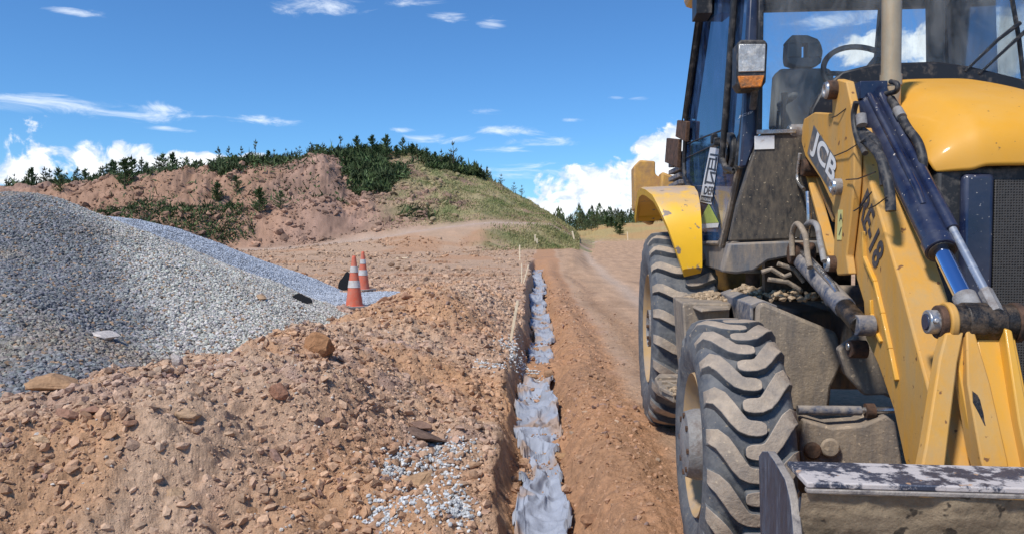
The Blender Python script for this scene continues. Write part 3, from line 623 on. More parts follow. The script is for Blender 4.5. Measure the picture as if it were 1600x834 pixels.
# ------------------------------------------------------------ fabric in the trench
def make_fabric():
    ys = np.exp(np.linspace(np.log(2.9), np.log(62), 900)); us = np.linspace(-1, 1, 60); Yg, U = np.meshgrid(ys, us, indexing='ij')
    tx = trench_x(Yg); wd = (.135 + .085*fbm(Yg*1.0, Yg*0+3, 1.5, 3, 500))*(1+.012*Yg); off = .075*fbm(Yg, Yg*0, 1.1, 2, 510) + .02*U*fbm(Yg, U*3, 2.5, 2, 511)
    Xg = tx + off + U*wd
    wx = Xg*4 + fbm(Xg, Yg, 2.2, 3, 520)*1.6; wy = Yg*1.5 + fbm(Xg, Yg, 1.6, 3, 530)*1.2
    fold = 1-np.abs(perlin(wx, wy, 540))*2.2; fold2 = 1-np.abs(perlin(wx*2.1+4, wy*2.0, 541))*2.2; big = fbm(Xg, Yg, 1.3, 2, 555); fold3 = 1-np.abs(perlin(wx*5.3+1, wy*4.0, 542))*2.2
    Zg = -.155 + .07*ss(Yg, 12, 20) + .03*ss(Yg, 25, 50) + .011*np.maximum(Yg-22, 0) + .050*np.clip(fold, -.5, 1) + .026*np.clip(fold2, -.5, 1) + .006*fold3 + .09*big + .012*np.abs(U)**2*3 - .05*(np.abs(U) > .95) + .0010*np.minimum(Yg, 60)
    n0, n1_ = Xg.shape; idx = np.arange(n0*n1_).reshape(n0, n1_); f = np.stack([idx[:-1,:-1], idx[:-1,1:], idx[1:,1:], idx[1:,:-1]], -1).reshape(-1,4)
    a = fbm(Xg, Yg, 3, 3, 560)[...,None]; c = np.array([.33,.355,.41])*(1+.12*a); dirt = ss(fbm(Xg, Yg, 2.3, 4, 570)+.25*np.abs(U), .18, .42)[...,None]; c = c + (np.array([.38,.25,.16])-c)*dirt*.75
    o = npmesh('geotextile', np.stack([Xg,Yg,Zg],-1).reshape(-1,3), f, c.reshape(-1,3), 'fabric')
    md = o.modifiers.new('thick', 'SOLIDIFY'); md.thickness = .004
    tag(o, 'long crumpled strip of bluish grey drainage fabric lying in the trench', 'fabric')
make_fabric()

# ------------------------------------------------------------ cones, stakes, black sheets
def cone(px, py, label, rz, dist):
    x_ = (px-CX)/F*dist; p = Vector((x_, dist, float(max(height(np.array([x_]), np.array([dist]))[0], heap2(np.array([x_]), np.array([dist]))[0]))+.02)); r = empty('traffic_cone', p, rz); tag(r, label, 'traffic cone', 'traffic cones on the gravel')
    hgt = .72
    def rad_(z): return .125 - .098*(z/hgt)
    b = MB()
    lv = [.03,.06,.28,.30,.36,.50,.55,.60,.66,.70,hgt]
    b.lathe([(.0,.16),(.028,.15),(.03,rad_(.03))] + [(z, rad_(z)) for z in lv[1:]] + [(hgt+.012,.018),(hgt+.012,.001)], 'cone_orange', 'z', 32); b.build('cone_body', r)
    for z0, z1 in ((.285,.385),(.50,.585)):
        b = MB(); b.lathe([(z0, rad_(z0)+.001), (z0, rad_(z0)+.004), (z1, rad_(z1)+.004), (z1, rad_(z1)+.001)], 'cone_white', 'z', 32); b.build('reflective_band', r)
    b = MB(); q = .20; b.prism([(-q,-q+.05,-.012),(-q+.05,-q,-.012),(q-.05,-q,-.012),(q,-q+.05,-.012),(q,q-.05,-.012),(q-.05,q,-.012),(-q+.05,q,-.012),(-q,q-.05,-.012)], (0,0,.038), 'hub_grey'); b.build('base', r, .008)
    return r
cone(553, 483, 'nearer of the two orange and white traffic cones, standing on the gravel edge', .5, 10.9)
c2 = cone(567, 449, 'farther traffic cone half hidden behind the nearer cone', -.4, 14.6)
def black_sheet(px, py, w_, h_, label, lean):
    p = at(px, py); r = MB(); n = 14
    pts = []
    for j in range(8):
        t = j/7
        for i in range(n+1):
            a = math.pi*i/n; rr = 1-.75*t*t
            pts.append((math.cos(a)*w_*rr*(1+.08*math.sin(3*a+t*4)) + lean*t*w_, (t-.3)*h_*.8, math.sin(a)*h_*rr*(1+.1*math.sin(5*a)) - .02))
    fs = [(j*(n+1)+i, j*(n+1)+i+1, (j+1)*(n+1)+i+1, (j+1)*(n+1)+i) for j in range(7) for i in range(n)] + [tuple(range(n, -1, -1))]
    r.add(pts, fs, 'black_sheet'); o = r.build('rubber_flap', None); o.location = p; tag(o, label, 'rubber flap')
black_sheet(468, 471, .155, .115, 'low rounded black rubber flap lying flat on the gravel left of the cones', .1)
black_sheet(544, 455, .17, .36, 'tall rounded black rubber flap standing behind the two cones', .3)
def stake(px0, py0, px1, py1, label, th=.032):
    p = at(px0, py0); s = p.y/F; q = Vector((p.x+(px1-px0)*s, p.y+.03, p.z+(py0-py1)*s+.02))
    b = MB(); d = q-p; b.bar(Vector((0,0,0))-d*.12, d*.98, th*.8, th*.6, 'stake_wood', (0,1,0)); b.bar(d*.98, d*1.0, th*.6, th*.4, 'stake_wood', (0,1,0))
    o = b.build('wooden_stake', None, .002); o.location = p; tag(o, label, 'stake', 'wooden survey stakes along the trench')
stake(798,533,809,473,'tall pale wooden stake leaning right on the near trench edge', .036)
stake(815,443,815,414,'upright wooden stake, nearest of the pair beside the mid trench', .032); stake(818,442,826,415,'leaning wooden stake touching the upright one of the pair', .032)
stake(812,407,812,384,'short stake left of the far end of the fabric',.07); stake(836,380,836,367,'stake by the foot of the grassy nose, left of its pair',.10); stake(839,383,839,373,'shorter stake right beside the one at the foot of the grassy nose',.10)
stake(898,378,894,362,'leaning stake on the grassy nose near the bend of the road',.14); stake(981,377,980,364,'lone stake standing on the far side of the road',.14)
b = MB(); pp = at(625, 405); b.bar((-.34,0,.02),(.34,.2,.06),.09,.04,'stake_wood'); o = b.build('plank', None, .01); o.location = pp; o.rotation_euler = (0,0,R(-55)); tag(o, 'pale broken board lying on the plateau behind the bank', 'board')

# ------------------------------------------------------------ vegetation
def leaf_col(n, base, v=.35): return np.array(base)*RNG.uniform(1-v, 1+v, (n,1))*(1+RNG.uniform(-.08,.08,(n,3)))
def tri_leaves(c, size, cols, droop=None):
    n = len(c); a = RNG.normal(size=(n,3)); a /= np.linalg.norm(a,axis=1)[:,None]; b = np.cross(a, RNG.normal(size=(n,3))); b /= np.linalg.norm(b,axis=1)[:,None]
    if droop is not None: a = a*.35+droop; 
    v = np.stack([c - b*size[:,None]*.28, c + b*size[:,None]*.28, c + a*size[:,None]*1.1], 1); return v.reshape(-1,3), np.arange(n*3).reshape(n,3), np.repeat(cols,3,0)
def pine_mesh(h, seed, dens=1.0, bare=.0, green=(.055,.085,.03)):
    rg = np.random.default_rng(seed); cs, ds = [], []
    nb = int(15*dens)+5
    for k in range(nb):
        t = (k+rg.uniform(-.3,.3))/nb; z = h*(.08+.86*t); ln = h*(.34*(1-t)**.8+.04)*rg.uniform(.5,1.25)
        if rg.uniform() < bare: continue
        for j in range(rg.integers(3,6)):
            an = rg.uniform(0,2*np.pi); up = rg.uniform(.25,.75); m = int(12*dens)+3
            for i in range(m):
                q = (i+rg.uniform(0,1))/m; p = np.array([math.cos(an)*ln*q, math.sin(an)*ln*q, z+ln*q*up]); cs.append(p+rg.normal(size=3)*.025*h*.5); ds.append(np.array([math.cos(an)*.7,math.sin(an)*.7,.75]))
    for i in range(10): cs.append(np.array([0,0,h*(.88+.12*i/10)])+rg.normal(size=3)*.012*h); ds.append(np.array([rg.normal()*.25, rg.normal()*.25, 1.0]))
    cs = np.array(cs); n = len(cs); v, f, c = tri_leaves(cs, np.full(n, .085*h)*rg.uniform(.5,1.2,n), leaf_col(n, green), np.array(ds))
    o = npmesh('crown', v, f, c, 'leaf', False); me = o.data; bpy.data.objects.remove(o)
    b = MB(); b.tube([(0,0,-.2),(rg.normal()*.02*h,0,h*.5),(0,0,h)],[.022*h,.013*h,.004*h],'bark',6)
    for k in range(8):
        t = rg.uniform(.15,.8); an = rg.uniform(0,6.28); ln = h*.25*(1-t); b.tube([(0,0,h*t),(math.cos(an)*ln,math.sin(an)*ln,h*t+ln*.5)],[.007*h,.003*h],'bark',4)
    t = b.build('trunk'); tm = t.data; bpy.data.objects.remove(t); return me, tm
PV = [pine_mesh(1.0, 900+i, d, br, g) for i, (d, br, g) in enumerate([(1.0,0,(.07,.11,.04)),(.8,.1,(.085,.125,.05)),(.5,.35,(.10,.12,.065)),(1.2,0,(.055,.09,.032)),(.4,.5,(.09,.10,.06))])]
def place_tree(x, y, h, var, label, name, group, wide=1.0):
    z = float(height(np.array([x]), np.array([y]))[0]); e = empty(name, (x,y,z), random.uniform(0,6.28)); e.scale = (h*wide,h*wide,h)
    for nm, me in (('crown', PV[var][0]), ('trunk', PV[var][1])):
        o = bpy.data.objects.new(nm, me); C.objects.link(o); o.parent = e
    tag(e, label, 'tree', group)
def hill_pt(px, y): return (px-CX)/F*y
# skyline of the left ridge and hill top: pixel column, row of the tip, how far, kind
ridge_trees = [(52,262,0),(70,268,4),(95,263,1),(122,266,2),(137,270,1),(160,262,2),(178,250,0),(208,246,1),(224,249,2),(272,239,0),(293,246,1),(316,254,1),(345,254,2),(372,245,0),(395,246,1),(421,243,3),(445,256,4),(458,240,2)]
top_trees = [(470,236,4),(487,238,4),(508,228,2),(533,214,2),(545,226,1),(558,213,0),(582,212,0),(604,211,0),(630,216,1),(652,226,2),(668,232,1),(690,236,2),(708,222,4),(722,246,1),(741,254,4),(752,262,2),(762,268,4),(783,282,4),(803,290,4),(815,298,4),(620,228,3),(590,226,3),(572,232,3),(645,240,3),(680,248,3)]
words = {0:'dense young pine', 1:'light green young pine', 2:'thin sparse young pine', 3:'dark bushy young pine', 4:'wispy half bare sapling'}
def lab(px, k, where):
    side = 'left' if px < 480 else 'crest'
    return f'{words[k]} {where}'
def group_trees(lst, where, grp, refs):
    for i, (px, py, k) in enumerate(lst):
        y = 77 + random.uniform(-2.5, 1.0); x = hill_pt(px, y); z = float(height(np.array([x]), np.array([y]))[0]); top = CAMZ + (HY-py)*y/F
        h = max(top - z, 1.3)
        place_tree(x, y, min(h, 4.2), k, f'{words[k]}, number {i+1} from the left {where}'.replace('number '+str(i+1)+' from', ordinal(i)+' from'), 'pine_tree', grp, random.uniform(.8,1.15))
def ordinal(i):
    return ['first','second','third','fourth','fifth','sixth','seventh','eighth','ninth','tenth','eleventh','twelfth','thirteenth','fourteenth','fifteenth','sixteenth','seventeenth','eighteenth','nineteenth','twentieth','twenty-first','twenty-second','twenty-third','twenty-fourth','twenty-fifth','twenty-sixth','twenty-seventh','twenty-eighth','twenty-ninth','thirtieth'][i]
group_trees(ridge_trees, 'along the low skyline ridge', 'young pines along the low ridge', None)
group_trees(sorted(top_trees), 'on the hill crest', 'young pines on the hill crest', None)
for i in range(36):
    px = random.uniform(15, 470); y = random.uniform(72, 79); place_tree(hill_pt(px, y), y, random.uniform(.9, 2.3), random.choice((2, 4, 1, 2)), 'small thin sapling standing in the scrub of the low skyline ridge', 'sapling', 'small saplings in the ridge scrub', random.uniform(.7, 1.1))
slope_trees = [(95,275,302,1,'dense green pine just above the top of the grey heap'),(195,250,292,0,'pine below the ridge, left of the gap in the scrub'),(340,288,318,0,'leaning pine in the middle of the red slope'),(370,280,308,1,'bright pine on the slope under the ridge trees'),
    (405,296,334,0,'tall pine standing alone on the lower red slope'),(438,302,330,1,'smaller pine right of the tall lone pine on the red slope'),(337,316,333,2,'tiny seedling on the lower red step'),(313,317,331,2,'tiny seedling left of the other on the lower red step')]
for px, pt, pb, k, lb in slope_trees:
    p = at(px, pb); h = (pb-pt)*p.y/F*1.05; place_tree(p.x, p.y, h, k, lb, 'pine_tree', 'young pines on the red slope', 1.2)

def scrub(name, n, regions, size, base, label, kind='stuff', tall=.5):
    P, Sz = [], []
    for (pxa, pxb, fa, fb, wgt) in regions:
        m = int(n*wgt); px = RNG.uniform(pxa, pxb, m); t = RNG.uniform(0, 1, m)
        y = fa(px)+(fb(px)-fa(px))*t; x = (px-CX)/F*y; ed = 1 - np.clip(np.minimum(px-pxa, pxb-px)/min(75., (pxb-pxa)*.35), 0, 1) + .8*ss(.25-t, 0, .25); keep = fbm(x, y, .22, 3, 600) + .3*fbm(x, y, .8, 2, 605) - ed*.6 > RNG.uniform(-.6, .15, m); x, y = x[keep], y[keep]
        hh = np.maximum(.25 + .9*fbm(x, y, .45, 3, 610), .08)*tall*2
        z = height(x, y) + hh*RNG.uniform(0, 1, len(x))**.7; P.append(np.stack([x,y,z],-1)); Sz.append(RNG.uniform(.5,1.3,len(x))*size*(y/60))
    P = np.concatenate(P); Sz = np.concatenate(Sz); n = len(P); tone = np.clip(1+1.3*fbm(P[:,0], P[:,1]+P[:,2]*.7, .8, 3, 620), .45, 1.7)[:,None]
    v, f, c = tri_leaves(P, Sz, leaf_col(n, base)*tone, np.array([0,0,.8])*(RNG.uniform(size=(n,1)) < .3) + RNG.normal(size=(n,3))*.5); o = npmesh(name, v, f, np.clip(c,.004,.5), 'leaf', False); tag(o, label, kind=kind); return o
ybf = lambda px: np.interp(px, [-300, 200, 340, 480, 600, 750, 905], [44, 46, 50, 52, 54, 57, 64])
scrub('scrub', 105000, [(505, 640, lambda p: ybf(p)+9+np.maximum(0, 560-p)*.06, lambda p: p*0+80, .55), (630, 790, lambda p: 70.5+(p-630)*.045, lambda p: p*0+82, .30), (470, 510, lambda p: p*0+76, lambda p: p*0+80, .03),
      (10, 500, lambda p: 70.5+2*np.sin(p*.03), lambda p: p*0+80, .30), (150, 560, lambda p: ybf(p)+6, lambda p: p*0+72, .030), (330, 385, lambda p: p*0+62, lambda p: p*0+66, .03)], .30, (.062,.09,.032), 'dense dark green scrub covering the top of the hill', tall=.75)
scrub('undergrowth', 16000, [(120, 400, lambda p: ybf(p)+1.0, lambda p: ybf(p)+8-np.maximum(0, p-200)*.018, .75), (470, 545, lambda p: p*0+57.5, lambda p: p*0+59.5, .05), (620, 700, lambda p: p*0+56.5, lambda p: p*0+59, .06), (790, 895, lambda p: p*0+82, lambda p: p*0+88, .1)], .24, (.055,.085,.028), 'low green creeping undergrowth at the foot of the red slope', tall=.28)
def soft(px, a, b, w): return ss(px, a, a+w)*(1-ss(px, b-w, b))
def grass(n):
    px = RNG.uniform(560, 905, n); t = RNG.uniform(0,1,n); a = ybf(px)+.5; y = a + (84-a)*t; k = RNG.uniform(size=n) < ss(px, 560, 700)
    px, y = px[k], y[k]; px2 = RNG.uniform(745, 905, n//4); px2 = px2[RNG.uniform(size=len(px2)) < ss(px2, 745, 870)]; y2 = ybf(px2)-13+RNG.triangular(-.15,.6,1,len(px2))*8; px = np.concatenate([px,px2]); y = np.concatenate([y,y2])
    x = (px-CX)/F*y; g = fbm(x, y, .5, 3, 640); k = g > RNG.uniform(-.6,.3,len(x)); x, y, g = x[k], y[k], g[k]; P = np.stack([x,y,height(x,y)+.05],-1); n = len(x)
    c = np.array([.36,.32,.15])+ (np.array([.17,.21,.07])-np.array([.36,.32,.15]))*ss(g+RNG.normal(size=n)*.25, -.1, .45)[:,None]
    v, f, c = tri_leaves(P, RNG.uniform(.05,.16,n), c*RNG.uniform(.7,1.25,(n,1)), np.array([.3,-.2,.7])); o = npmesh('grass', v, f, c, 'leaf', False); tag(o, 'dry and green grass tufts on the steep nose of the hill', kind='stuff')
grass(75000)
# woods beyond the bend: one mass plus the few trees that stand out
def wood():
    P, Sz, Cc = [], [], []
    for k in range(520):
        if k < 330: px = RNG.uniform(860, 1150); y = RNG.uniform(178, 235)
        else: px = RNG.uniform(1120, 2600); y = RNG.uniform(120, 230)
        if px < 930 : y = RNG.uniform(150, 200)
        x = (px-CX)/F*y; z = float(height(np.array([x]), np.array([y]))[0]); h = RNG.uniform(1.4, 4.0)*(1 if k < 330 else 1.6)*(1.5 if RNG.uniform() < .12 else 1); m = 150
        t = RNG.uniform(0,1,m); r_ = h*.42*(1-t)**.7; a = RNG.uniform(0,6.28,m); q = RNG.uniform(.2,1,m)**.5
        P.append(np.stack([x+np.cos(a)*r_*q, y+np.sin(a)*r_*q, z+h*(.05+.95*t)],-1)); Sz.append(RNG.uniform(.3,.75,m)*h*.22); Cc.append(leaf_col(m, np.array((.06,.085,.035))*RNG.uniform(.6,1.6)*np.array((RNG.uniform(.85,1.3),1,1))))
    v, f, c = tri_leaves(np.concatenate(P), np.concatenate(Sz), np.concatenate(Cc), np.array([0,0,.9])); o = npmesh('woodland', v, f, c, 'leaf', False); tag(o, 'distant dark green wood on the rise beyond the bend', kind='stuff')
wood()
for i, (px, y, h) in enumerate([(955,150,2.2),(963,143,1.6),(968,128,1.9),(949,160,2.4),(972,155,1.8)]):
    place_tree((px-CX)/F*y, y, h, 3, f'dark bush, {ordinal(i)} of five scattered on the far dry slope', 'bush', 'bushes on the far dry slope', 1.3)

# ------------------------------------------------------------ backhoe loader
YAW = R(5.0); OX, OY = .74, 3.18
cy, sy = math.cos(YAW), math.sin(YAW)
def loc2(wp):
    dx, dy = wp[0]-OX, wp[1]-OY; return Vector((dx*cy - dy*sy, dx*sy + dy*cy, wp[2]))
E0 = loc2((0,0,CAMZ))
def ray(px, py):
    a = (px-CX)/F; b_ = -(py-417)/F; d = Vector((a, math.cos(PITCH)+b_*math.sin(PITCH), b_*math.cos(PITCH)-math.sin(PITCH)))
    return Vector((d.x*cy - d.y*sy, d.x*sy + d.y*cy, d.z))
def hit(px, py, p0, nrm):
    d = ray(px, py); nrm = Vector(nrm); return E0 + d*((Vector(p0)-E0).dot(nrm)/d.dot(nrm))
def U(px, py, u): return hit(px, py, (u,0,0), (1,0,0))      # point on the machine's lengthwise plane at u
def Vp(px, py, v): return hit(px, py, (0,v,0), (0,1,0))     # point on the machine's crosswise plane at v
def Zp(px, py, z): return hit(px, py, (0,0,z), (0,0,1))
root = empty('backhoe_loader', (OX, OY, 0), -YAW)
tag(root, 'dusty yellow and black backhoe loader parked on the dirt road with its front bucket lowered', 'backhoe loader')

def make_wheel(Rr, W, nl, rimr, lug_h, cl, half, name_pos, steer=0, hubout=.05, front=True):
    """tyre with real lugs; axis along x, outer face at x = 0, x grows inwards"""
    e = empty('wheel', (name_pos[0], name_pos[1], name_pos[2]), steer, root)
    rc = Rr - lug_h
    def crown(w_): q = abs(2*w_/W-1); return .018*q**2 + .045*max(q-.82, 0)/.18*.6
    prof = [(.05*W+.02, rimr), (.03, rimr+.02), (.0, rimr+(rc-rimr)*.35), (-.006, rimr+(rc-rimr)*.6), (.006, rc-.045), (.03, rc-.014)]
    prof += [(w_, rc-crown(w_)*.9) for w_ in np.linspace(.055, W-.055, 9)] + [(W-.03, rc-.014), (W-.006, rc-.045), (W+.006, rimr+(rc-rimr)*.6), (W, rimr+(rc-rimr)*.35), (W-.03, rimr+.02), (W-.05*W-.02, rimr)]
    b = MB(); b.lathe(prof, 'rubber', 'x', 96)
    def P(w_, a, r_): return (w_, -r_*math.cos(a), -r_*math.sin(a))
    for side in (0, 1):
        for k in range(nl):
            a0 = 2*math.pi*(k + .5*side)/nl
            L_ = len(cl); top, bot = [], []
            for j, (w_, s_, hw) in enumerate(cl):
                d1 = cl[min(j+1, L_-1)]; d0 = cl[max(j-1, 0)]; tw, ts_ = d1[0]-d0[0], d1[1]-d0[1]; l_ = math.hypot(tw, ts_); nw, ns = -ts_/l_, tw/l_
                if j == 0: nw, ns = 0, 1
                for sg in (1, -1):
                    ww = w_+nw*hw*sg; sss = s_+ns*hw*sg
                    ww = max(ww, -.004); wq = ww if side == 0 else W-ww
                    fl = .85
                    wo_ = w_+nw*hw*sg*1.22; so_ = s_+ns*hw*sg*1.22; wo_ = max(wo_, -.010); wo2 = wo_ if side == 0 else W-wo_
                    drop = .030 if j == 0 else (.010 if j == 1 else 0)
                    top.append(P(wq, a0+sss/Rr, Rr-crown(wq)-drop)); bot.append(P(wo2, a0+so_/Rr, rc-crown(wo2)-.02-(.05 if j == 0 else 0)))
            n = len(top); base = len(b.v); b.v += top+bot
            mt, ms = b._m('rubber_worn'), b._m('rubber')
            for j in range(L_-1):
                i = 2*j; b.f.append([base+i, base+i+1, base+i+3, base+i+2]); b.mi.append(mt)
                for o_ in (0, 1): b.f.append([base+i+o_, base+i+2+o_, base+n+i+2+o_, base+n+i+o_]); b.mi.append(ms)
            b.f.append([base, base+1, base+n+1, base+n]); b.mi.append(ms)
            i = 2*(L_-1); b.f.append([base+i, base+i+1, base+n+i+1, base+n+i]); b.mi.append(ms)
    t = b.build('tyre', e, 0, 38)
    md = t.modifiers.new('bevel', 'BEVEL'); md.width = .0035; md.segments = 2; md.limit_method = 'ANGLE'; md.angle_limit = R(38)
    b = MB(); b.lathe([(.045*W+.014, rimr+.012), (.03*W+.004, rimr+.008), (.045, rimr-.022), (.09, rimr-.035), (.11, rimr-.06), (.10, rimr*.55), (.085, rimr*.38), (.085, .02)], 'rim_yellow', 'x', 56)
    b.lathe([(W*.96, rimr+.01), (W*.9, rimr-.03), (W*.5, rimr-.05), (.12, rimr-.06)], 'rim_yellow', 'x', 40)
    b.build('rim', e, 0, 40)
    b = MB(); hr = rimr*(.52 if front else .36); b.lathe([(.09, hr), (.02, hr*.98), (-hubout*.6, hr*.9), (-hubout*.75, hr*.70), (-hubout*.75, hr*.62), (-hubout, hr*.5), (-hubout, .001)], 'hub_grey', 'x', 36)
    for k in range(8):
        a = 2*math.pi*k/8; b.cyl((-hubout*.9, math.cos(a)*hr*.8, math.sin(a)*hr*.8), (.02, math.cos(a)*hr*.8, math.sin(a)*hr*.8), .012, 'rust', 6)
    b.build('hub', e, 0, 35)
    return e
clF = [(0,-.005,.030),(.018,.0,.032),(.045,.022,.031),(.072,.060,.030),(.098,.100,.0295),(.118,.124,.0285),(.140,.134,.028),(.165,.136,.028),(.182,.136,.026),(.196,.136,.020),(.202,.136,.010)]
RF, RR_ = .525, .715
wf = make_wheel(RF, .325, 20, .285, .036, clF, .03, (.0, .0, RF-.012), R(0.0), .030)
clR = [(0,-.004,.031),(.02,.0,.032),(.05,.012,.031),(.09,.034,.030),(.13,.058,.029),(.16,.070,.028),(.19,.074,.027),(.215,.074,.022),(.226,.074,.010)]
wr = make_wheel(RR_, .44, 24, .39, .042, clR, .03, (.03, 2.53, RR_-.012), 0, -.06, False)
for wsrc, off in ((wf, 2.6), (wr, 2.54)):
    c = copy_tree(wsrc, root); c.location = (off, wsrc.location.y, wsrc.location.z); c.rotation_euler = (0, 0, math.pi)
UC = 1.30                                                    # centre line of the machine

# chassis and axles
b = MB(); b.box((.98, -.0, .62), (1.62, 3.6, .98), 'muddy_grey'); b.box((.80, 1.3, .50), (1.8, 2.9, .95), 'muddy_grey'); b.box((.50, 2.35, .55), (2.15, 2.75, .88), 'muddy_grey'); b.build('chassis', root, .02)
b = MB()
axp = [Vp(1250,700,-.02), Vp(1256,655,-.02), Vp(1300,668,-.02), Vp(1350,664,-.02), Vp(1385,648,-.02), Vp(1400,660,-.02), Vp(1420,780,-.02), Vp(1260,780,-.02)]
b.prism(axp, (0,.16,0), 'tan_dust'); b.box((.95,-.06,.36),(2.3,.12,.62),'tan_dust'); 
pc = Vp(1268,702,-.03); b.cyl(pc, pc+Vector((0,-.03,0)), .035, 'rust', 18); pc = Vp(1296,698,-.03); b.cyl(pc, pc+Vector((0,-.018,0)), .04, 'tan_dust', 18)
b.build('front_axle', root, .012)
b = MB(); b.tube([Vp(1246,640,.02), Vp(1345,641,.02)], .020, 'navy_dirty'); b.tube([Vp(1340,641,.02), Vp(1400,640,.02)], .014, 'steel'); b.tube([Vp(1352,641,.02), Vp(1366,641,.02)], .03, 'rust'); b.build('steering_cylinder', root)
b = MB(); b.prism([Vp(1322,585,.25), Vp(1310,545,.25), Vp(1345,520,.25), Vp(1420,540,.25), Vp(1440,640,.25), Vp(1385,617,.25), Vp(1352,618,.25)], (0,.05,0), 'tan_dust'); b.build('chassis_bracket', root, .01)
# fuel tank on the left flank
tz = 1.05
b = MB(); prof = [(.47,.40),(.47,1.00),(.50,1.05),(.90,1.06),(.90,.42),(.60,.36)]
T0, T1 = .60, 1.45
f1 = [Vp(1182,478,T0), Vp(1192,471,T0), Vp(1308,519,T0), Vp(1322,560,T0), Vp(1300,604,T0), Vp(1296,643,T0), Vp(1200,643,T0), Vp(1176,625,T0)]
b.prism(f1, (0,.85,0), 'tan_dust'); b.build('fuel_tank', root, .018)
b = MB(); b.prism([Vp(1172,475,T0+.02), Vp(1192,468,T0+.02), Vp(1215,477,T0+.02), Vp(1215,482,T0+.02), Vp(1192,474,T0+.02), Vp(1178,482,T0+.02), Vp(1178,520,T0+.02), Vp(1172,516,T0+.02)], (0,.82,0), 'navy_dirty'); b.build('tank_cover', root, .006)
b = MB(); c0 = Zp(1176,449,1.06); b.cyl((c0.x, c0.y, 1.04), (c0.x, c0.y, 1.15), .045, 'rust', 16); b.cyl((c0.x, c0.y, 1.15), (c0.x, c0.y, 1.175), .062, 'tan_dust', 18); b.build('filler_neck', root, .004)
def mud(c, wx, wy, h_, n, label=None, seed=0):
    rg = np.random.default_rng(seed); pos = np.stack([c[0]+rg.normal(size=n)*wx*.45, c[1]+rg.normal(size=n)*wy*.45, np.full(n, c[2])], -1); q = np.exp(-((pos[:,0]-c[0])/wx)**2-((pos[:,1]-c[1])/wy)**2)
    pos[:,2] += q*h_*rg.uniform(.1,1,n); v, f, cc_ = stones(pos, rg.uniform(.006,.024,n), np.array([.42,.31,.20])*rg.uniform(.75,1.2,(n,1)), .75, .35); o = npmesh('caked_mud', v, f, cc_, 'clod', False); o.parent = root; o['kind'] = 'stuff'; return o
# steps
b = MB(); st = [Zp(1066,466,.99), Zp(1072,478,.99), Zp(1096,489,.99), Zp(1140,486,.99), Zp(1150,462,.99), Zp(1110,452,.99)]; b.prism(st, (0,0,.02), 'tan_dust')
b.prism([Vp(1066,472,.95), Vp(1140,474,.95), Vp(1140,640,.95), Vp(1080,640,.95), Vp(1072,560,.95)], (0,.42,0), 'tan_dust'); b.build('upper_step', root, .01)
sc_ = Zp(1108,468,1.01); mud((sc_.x, sc_.y, 1.005), .11, .16, .05, 420, seed=1); mud((.66, 1.12, 1.05), .18, .28, .06, 500, seed=2); mud((.50, 1.25, 1.05), .06, .2, .05, 200, seed=3)
b = MB(); q = [Zp(1023,590,.58), Zp(1032,606,.58), Zp(1052,618,.58), Zp(1080,618,.58), Zp(1080,584,.58), Zp(1030,583,.58)]
b.prism(q, (0,0,-.035), 'tan_dust')
for i in range(4):
    a_ = q[0].lerp(q[2], (i+.5)/4); c_ = a_+Vector((.2,.05,0)); b.bar(a_+Vector((0,0,.006)), c_+Vector((0,0,.006)), .01, .02, 'tan_dust')
for i in range(4): a_ = q[2].lerp(q[4], i/3.5); b.bar(a_+Vector((0,0,.006)), a_+Vector((-.05,.16,.006)), .01, .02, 'tan_dust')
b.build('lower_step', root, .004); mud((q[2].x+.05, q[2].y+.05, .585), .05, .07, .03, 120, seed=4)

# cab ------------------------------------------------------------------
A_, B_ = Vector((.485,.92,0)), Vector((.335,2.75,0)); SN = Vector((0,0,1)).cross(B_-A_).normalized()   # cab side plane
if SN.x > 0: SN = -SN
def S(px, py, off=0.0): return hit(px, py, A_ + SN*off, SN)
CV = .86                                                     # plane of the cab front
inn = -SN
# lower front panel, black and caked with mud
b = MB(); b.prism([Vp(1188,210,CV), Vp(1268,205,CV), Vp(1290,260,CV), Vp(1290,372,CV), Vp(1236,374,CV), Vp(1140,377,CV), Vp(1152,320,CV), Vp(1170,262,CV)], (0,.06,0), 'muddy_black'); b.build('front_panel', root, .008)
b = MB(); b.prism([Vp(1183,203,CV-.015), Vp(1244,202,CV-.015), Vp(1244,208,CV-.015), Vp(1183,210,CV-.015)], (0,.02,0), 'steel'); b.build('trim_strip', root, .002)
b = MB(); b.prism([Vp(1179,213,CV-.006), Vp(1210,212,CV-.006), Vp(1210,233,CV-.006), Vp(1179,234,CV-.006)], (0,.004,0), 'decal_white'); b.build('notice_plate', root, .0)
b = MB(); b.prism([Vp(1140,380,CV-.02), Vp(1240,376,CV-.02), Vp(1290,376,CV-.02), Vp(1290,398,CV-.02), Vp(1232,402,CV-.02), Vp(1200,408,CV-.02), Vp(1178,424,CV-.02), Vp(1150,428,CV-.02), Vp(1128,425,CV-.02)], (0,.10,0), 'muddy_grey')
b.build('cab_sill', root, .012)
b = MB(); b.prism([S(1090,383), S(1143,377), S(1130,425), S(1112,420), S(1089,413)], inn*.06, 'muddy_grey'); b.build('side_sill', root, .012)
